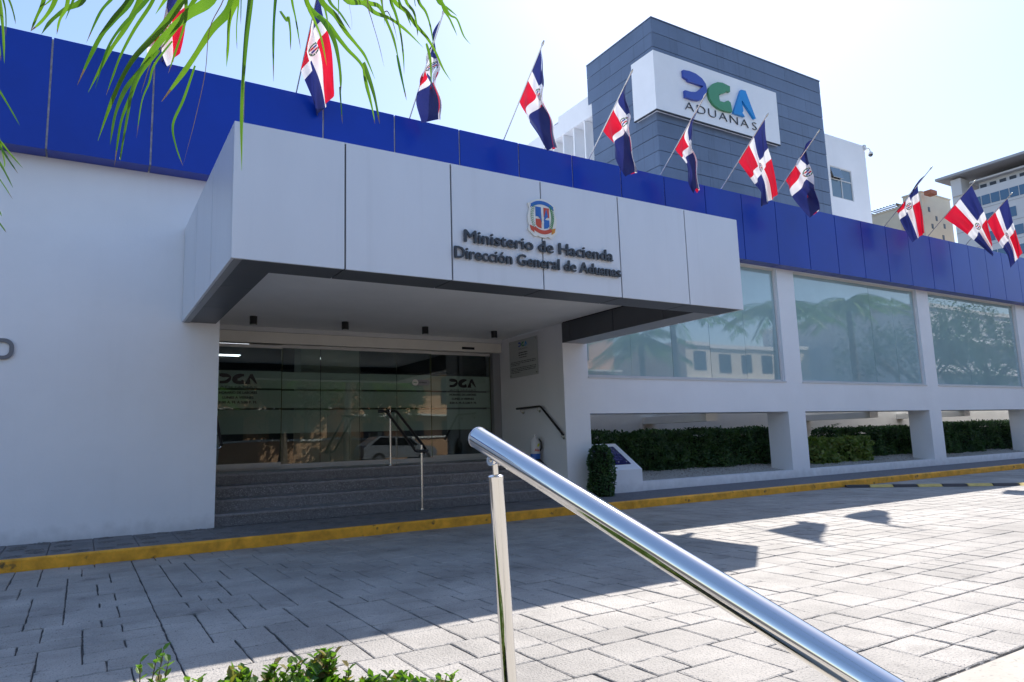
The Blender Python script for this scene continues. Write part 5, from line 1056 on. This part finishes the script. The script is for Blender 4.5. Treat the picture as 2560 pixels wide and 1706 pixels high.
for s0, n_, h0 in ((.07, 3, .05), (.17, 5, .06), (.24, 4, .085), (.34, 2, .045), (.47, 3, .04), (.56, 5, .05), (.64, 6, .055), (.72, 4, .05), (.80, 3, .03), (.965, 5, .045)):
    for k in range(n_):                                        # shoots that stand up out of the hedge
        s = min(1.0, max(0, s0+rr.gauss(0, .02))); p = H0+HD*s+HN*rr.uniform(0, .06); m = MB(); z0 = htop(s)-.01; h = h0*rr.uniform(.6, 1.15); ln = HD.normalized()*rr.uniform(-.02, .05)
        m.tube([p+Vector((0, 0, z0-.08)), p+ln*.4+Vector((0, 0, z0)), p+ln+Vector((0, 0, z0+h))], [.002, .0016, .001], 5, mi=1)
        for q in range(8):
            f = q/7; a = q*2.4+s*40; m.leaf(p+ln*(.4+.6*f)+Vector((0, 0, z0+h*f)), Vector((math.cos(a), math.sin(a), .8)), Vector((-math.cos(a), -math.sin(a), .8)), .023, .015, 2 if rr.random() < .12 else 0)
        m.build('shoot', ['near_leaf', 'twig', 'near_dry'], t)
# ================================================================== FAR BUILDINGS
fb1 = thing('beige_building', 'beige apartment building with an arched window and roof pergola, seen over the fascia', 'building', (100, 40, 0))
S2 = lambda p: CAM+(Vector(p)-CAM)*2.0
def far_box(x0, x1, y0, y1, z0, z1, nm, mm, parent):
    a = S2((x0, y0, z0)); b = S2((x1, y1, z1)); return MB().box(a.x, b.x, a.y, b.y, a.z, b.z).build(nm, mm, parent)
far_box(43.85, 47.4, 12.82, 14.0, -1, 16.11, 'wall', 'beige_far', fb1)
far_box(43.4, 46, 14.05, 16.4, -1, 15.35, 'wall', 'beige_far', fb1)
far_box(43.35, 46, 14.0, 16.45, 15.351, 15.43, 'cornice', 'beige_far', fb1); far_box(43.80, 47.45, 12.77, 14.04, 16.111, 16.19, 'cornice', 'beige_far', fb1)
for k in range(9): far_box(43.5, 44.9, 14.25+k*.22, 14.29+k*.22, 15.72, 15.78, 'pergola_beam', 'far_dark', fb1)
for y in (14.2, 16.2): far_box(43.6, 43.66, y, y+.06, 15.44, 15.72, 'pergola_post', 'far_dark', fb1); far_box(43.45, 45, y, y+.07, 15.66, 15.72, 'pergola_rail', 'far_dark', fb1)
for (y, z) in ((13.55, 14.55), (13.55, 13.65), (13.1, 14.55), (13.1, 13.65), (13.1, 12.9), (13.55, 12.9)):
    far_box(43.83, 43.9, y, y+.14, z, z+.28, 'window', 'far_dark', fb1)
for (x, z) in ((44.5, 14.9), (44.7, 13.8), (45.3, 14.4), (46.2, 14.0), (45.9, 13.2)):
    far_box(x, x+.22, 12.80, 12.86, z, z+.32, 'window', 'far_dark', fb1)
# arch
a0 = S2((43.40, 15.45, 13.95)); ap = [(-.9, -2.0), (.9, -2.0)]+[(.9*math.cos(math.pi*k/12), .95*math.sin(math.pi*k/12)+.2) for k in range(13)]
MB().prism([(1.3*a, b*1.25+.1) for a, b in ap], lambda a, b, d: (a0.x-d, a0.y-a, a0.z+b), 0, .18).build('arch_surround', 'beige_far', fb1)
MB().prism(ap, lambda a, b, d: (a0.x-d, a0.y-a, a0.z+b), .181, .20).build('arch_window', 'far_dark', fb1)
far_box(43.6, 44.3, 12.05, 12.5, 15.75, 16.02, 'roof_house', 'tile_roof', fb1)
fb2 = thing('white_building', 'white modern building with blue ribbon windows under a thin projecting roof slab', 'building', (100, 20, 0))
far_box(41.3, 52, -8, 9.8, -1, 14.35, 'wall', 'white_far', fb2)
far_box(41.9, 52, -8, 8.6, 14.351, 14.95, 'wall', 'white_far', fb2); far_box(41.5, 52, -8, 8.9, 14.951, 15.05, 'cornice', 'white_far', fb2)
far_box(41.32, 41.5, -8, 9.8, 14.351, 14.42, 'parapet', 'white_far', fb2)
far_box(41.2, 42.2, 9.2, 9.75, 14.352, 15.35, 'chimney', 'white_far', fb2); far_box(41.2, 42, 4.9, 5.3, 14.352, 15.5, 'column', 'white_far', fb2)
far_box(40.8, 50, -8, 10.4, 15.46, 15.60, 'roof_slab', 'slab_under', fb2)
for k in range(7): far_box(41.86, 41.92, 8.2-k*.5, 8.52-k*.5, 14.5, 14.78, 'window', 'far_dark', fb2)
for z in (13.42, 12.35, 11.3, 10.2):
    for k in range(9):
        y1 = 8.75-k*.47 if z != 12.35 else 8.2-k*1.1
        f_ = far_box(41.28, 41.34, y1-.42, y1, z, z+.55, 'window', 'far_glass', fb2)
for z in (13.25, 12.15, 11.1): far_box(41.285, 41.3, -8, 9.8, z, z+.03, 'string_course', 'slab_under', fb2)
# ================================================================== ACROSS THE STREET (seen in the glass and in the steel)
t = thing('boundary_wall', 'low peach boundary wall with white capping across the street', 'wall', (10, -25, 0))
MB().box(-40, 80, -25.2, -25, -.05, 1.45).build('wall', 'peach', t); MB().box(-40, 80, -25.25, -24.95, 1.451, 1.56).build('coping', 'cap_white', t)
for k in range(12): MB().box(-32+k*9, -31.4+k*9, -25.4, -24.8, -.05, 1.85).build('pillar', 'cap_white', t)
def bldg(label, x0, x1, y0, y1, z, floors, mm, seed):
    t = thing('street_building', label, 'building', ((x0+x1)/2, (y0+y1)/2, 0)); rr = random.Random(seed)
    MB().box(x0, x1, y0, y1, -.05, z).build('wall', mm, t); MB().box(x0-.2, x1+.2, y0-.2, y1+.2, z, z+.35).build('cornice', 'cap_white', t)
    fh = z/floors
    for f in range(floors):
        MB().box(x0-.05, x1+.05, y1+.001, y1+.9, f*fh+fh-.12, f*fh+fh).build('balcony_slab', 'cap_white', t) if f < floors-1 else None
        for k in range(int((x1-x0)/3)):
            xx = x0+1+k*3; MB().box(xx, xx+1.5, y1+.001, y1+.05, f*fh+.8, f*fh+fh-.5).build('window', 'far_dark', t)
bldg('peach two-storey house across the street', -14, 11.5, -40, -29, 7, 2, 'peach', 1)
bldg('peach three-storey block across the street', 14, 34, -46, -32, 9.5, 3, 'peach', 2)
bldg('beige block down the street', 44, 60, -48, -34, 9, 3, 'beige_far', 3)
bldg('grey white block further down the street', 62, 95, -40, -24, 12, 4, 'white_far', 4)
def palm(label, x, y, h, seed, grp='palms along the street'):
    t = thing('palm_tree', label, 'palm', (x, y, 0), grp); rr = random.Random(seed); c = Vector((x+rr.uniform(-.2, .2), y, h))
    o = MB().tube([(x, y, -.05), (x, y, .5), (x+.05, y, h*.6), c], [.22, .16, .14, .11], 10).build('trunk', 'bark', t); smooth_angle(o)
    for k in range(17):
        a = k*2.39996; el = rr.uniform(-.2, 1.1); L = rr.uniform(1.9, 2.6); st = []
        for q in range(7): s = q/6; st.append(c+Vector((math.cos(a)*L*s*(.65+.35*s), math.sin(a)*L*s*(.65+.35*s), (el*s-(.75+.5*el)*s*s)*1.3)))
        m = MB(); m.tube(st, [.022*(1-.7*i/6) for i in range(7)], 5)
        for q in range(30):
            s = .12+.88*q/29; i = min(5, int(s*6)); p = st[i].lerp(st[i+1], s*6-i); dd_ = (st[i+1]-st[i]).normalized(); sd_ = dd_.cross(Vector((0, 0, 1))).normalized()
            for sg_ in (-1, 1): m.leaf(p, dd_*.6+sd_*sg_*.8+Vector((0, 0, -.75+rr.uniform(-.2, .2))), Vector((0, 0, 1)), rr.uniform(.5, .75)*(1.1-.5*s), .04)
        m.build('frond', 'palm_leaf', t)
    return t
palm('palm at the driveway edge whose frond tip shows at the far right', 15.3, -6.6, 5.6, 1, None)
palm('palm mirrored in the second big window', 21.5, -7.4, 6.0, 2); palm('palm mirrored in the middle of the big windows', 25.5, -6.8, 6.4, 3); palm('palm mirrored in the first big window', 18.2, -11.5, 5.2, 4)
palm('palm standing before the peach wall, mirrored in the left door', 2.4, -20, 4.0, 5); palm('short palm on the street verge, mirrored in the steel rail', 7.5, -12.8, 4.6, 6)
def tree(label, x, y, h, rad, n, seed):
    t = thing('broadleaf_tree', label, 'tree', (x, y, 0), 'broadleaf trees across the street'); rr = random.Random(seed); m = MB()
    m.tube([(x, y, -.05), (x+.1, y, h*.3), (x, y+.1, h*.55)], [.28, .2, .14], 9)
    for k in range(7):
        a = k*.9; m.tube([(x, y, h*.4), (x+math.cos(a)*rad*.4, y+math.sin(a)*rad*.4, h*.62), (x+math.cos(a)*rad*.7, y+math.sin(a)*rad*.7, h*.78)], [.1, .06, .02], 6)
    m.build('trunk', 'bark', t); cl = [(x+rr.gauss(0, rad*.45), y+rr.gauss(0, rad*.45), h*.7+rr.gauss(0, h*.15), rr.uniform(.5, 1.0)*rad*.45) for _ in range(22)]
    m = MB()
    for _ in range(n):
        cx, cy, cz, r = rr.choice(cl); v = Vector((rr.gauss(0, 1), rr.gauss(0, 1), rr.gauss(0, .8))).normalized()*r*rr.uniform(.6, 1)
        m.leaf(Vector((cx, cy, cz))+v, Vector((rr.gauss(0, 1), rr.gauss(0, 1), rr.gauss(0, .6))), Vector((0, 0, 1)), rr.uniform(.14, .28), .13)
    m.build('crown', 'tree_leaf', t, kind='stuff')
tree('spreading tree before the tall beige block', 40, -12, 8, 4.2, 5200, 1); tree('tree by the street further down', 52, -14, 9, 4.5, 5200, 2); tree('tree behind the peach wall', 10, -28, 7, 3.4, 4200, 3); tree('tree behind the viewer on the left', -8, -17, 6.5, 3, 4200, 4); tree('low tree in front of the peach house', 7.5, -23.4, 6.0, 3.0, 5200, 7); tree('low tree in front of the peach block', 12.8, -24.2, 6.4, 3.0, 5200, 8); tree('tree straight behind the viewer', -1.5, -18.5, 5.5, 2.8, 4200, 5); tree('tree near the far left of the street', -15, -15, 6, 3.2, 4000, 6)
def car(label, x, y, mm):
    t = thing('parked_car', label, 'car', (x, y, 0), 'cars parked in the street')
    prof = [(-2.2, .35), (2.15, .35), (2.2, .7), (2.05, .95), (1.15, 1.05), (.55, 1.55), (-1.3, 1.58), (-2.05, 1.1), (-2.2, .9)]
    MB().prism(prof, lambda a, b, d: (x+a, y+d, b), -.85, .85).build('body', mm, t)
    for s in (-1, 1):
        MB().prism([(.98, 1.08), (.5, 1.49), (-.3, 1.50), (-.3, 1.08)], lambda a, b, d: (x+a, y+s*d, b), .851, .86).build('side_window', 'car_glass', t)
        MB().prism([(-.38, 1.08), (-.38, 1.50), (-1.25, 1.50), (-1.75, 1.1)], lambda a, b, d: (x+a, y+s*d, b), .851, .86).build('side_window', 'car_glass', t)
        for wx_ in (-1.35, 1.35):
            w_ = MB().prism([(wx_+.34*math.cos(k*.3142), .33+.34*math.sin(k*.3142)) for k in range(20)], lambda a, b, d: (x+a, y+s*d, b), .66, .88).build('wheel', 'rubber', t)
            MB().prism([(wx_+.2*math.cos(k*.3142), .33+.2*math.sin(k*.3142)) for k in range(20)], lambda a, b, d: (x+a, y+s*d, b), .881, .89).build('rim', 'rim', w_)
    MB().add([(x+1.12, y-.72, 1.07), (x+1.12, y+.72, 1.07), (x+.58, y+.68, 1.53), (x+.58, y-.68, 1.53)], [(0, 1, 2, 3)]).build('windscreen', 'car_glass', t)
car('white car parked before the peach wall', 13.6, -22.6, 'car_paint_white'); car('dark car parked before the peach wall', 20.4, -22.6, 'car_paint_dark')
bpy.context.view_layer.update()
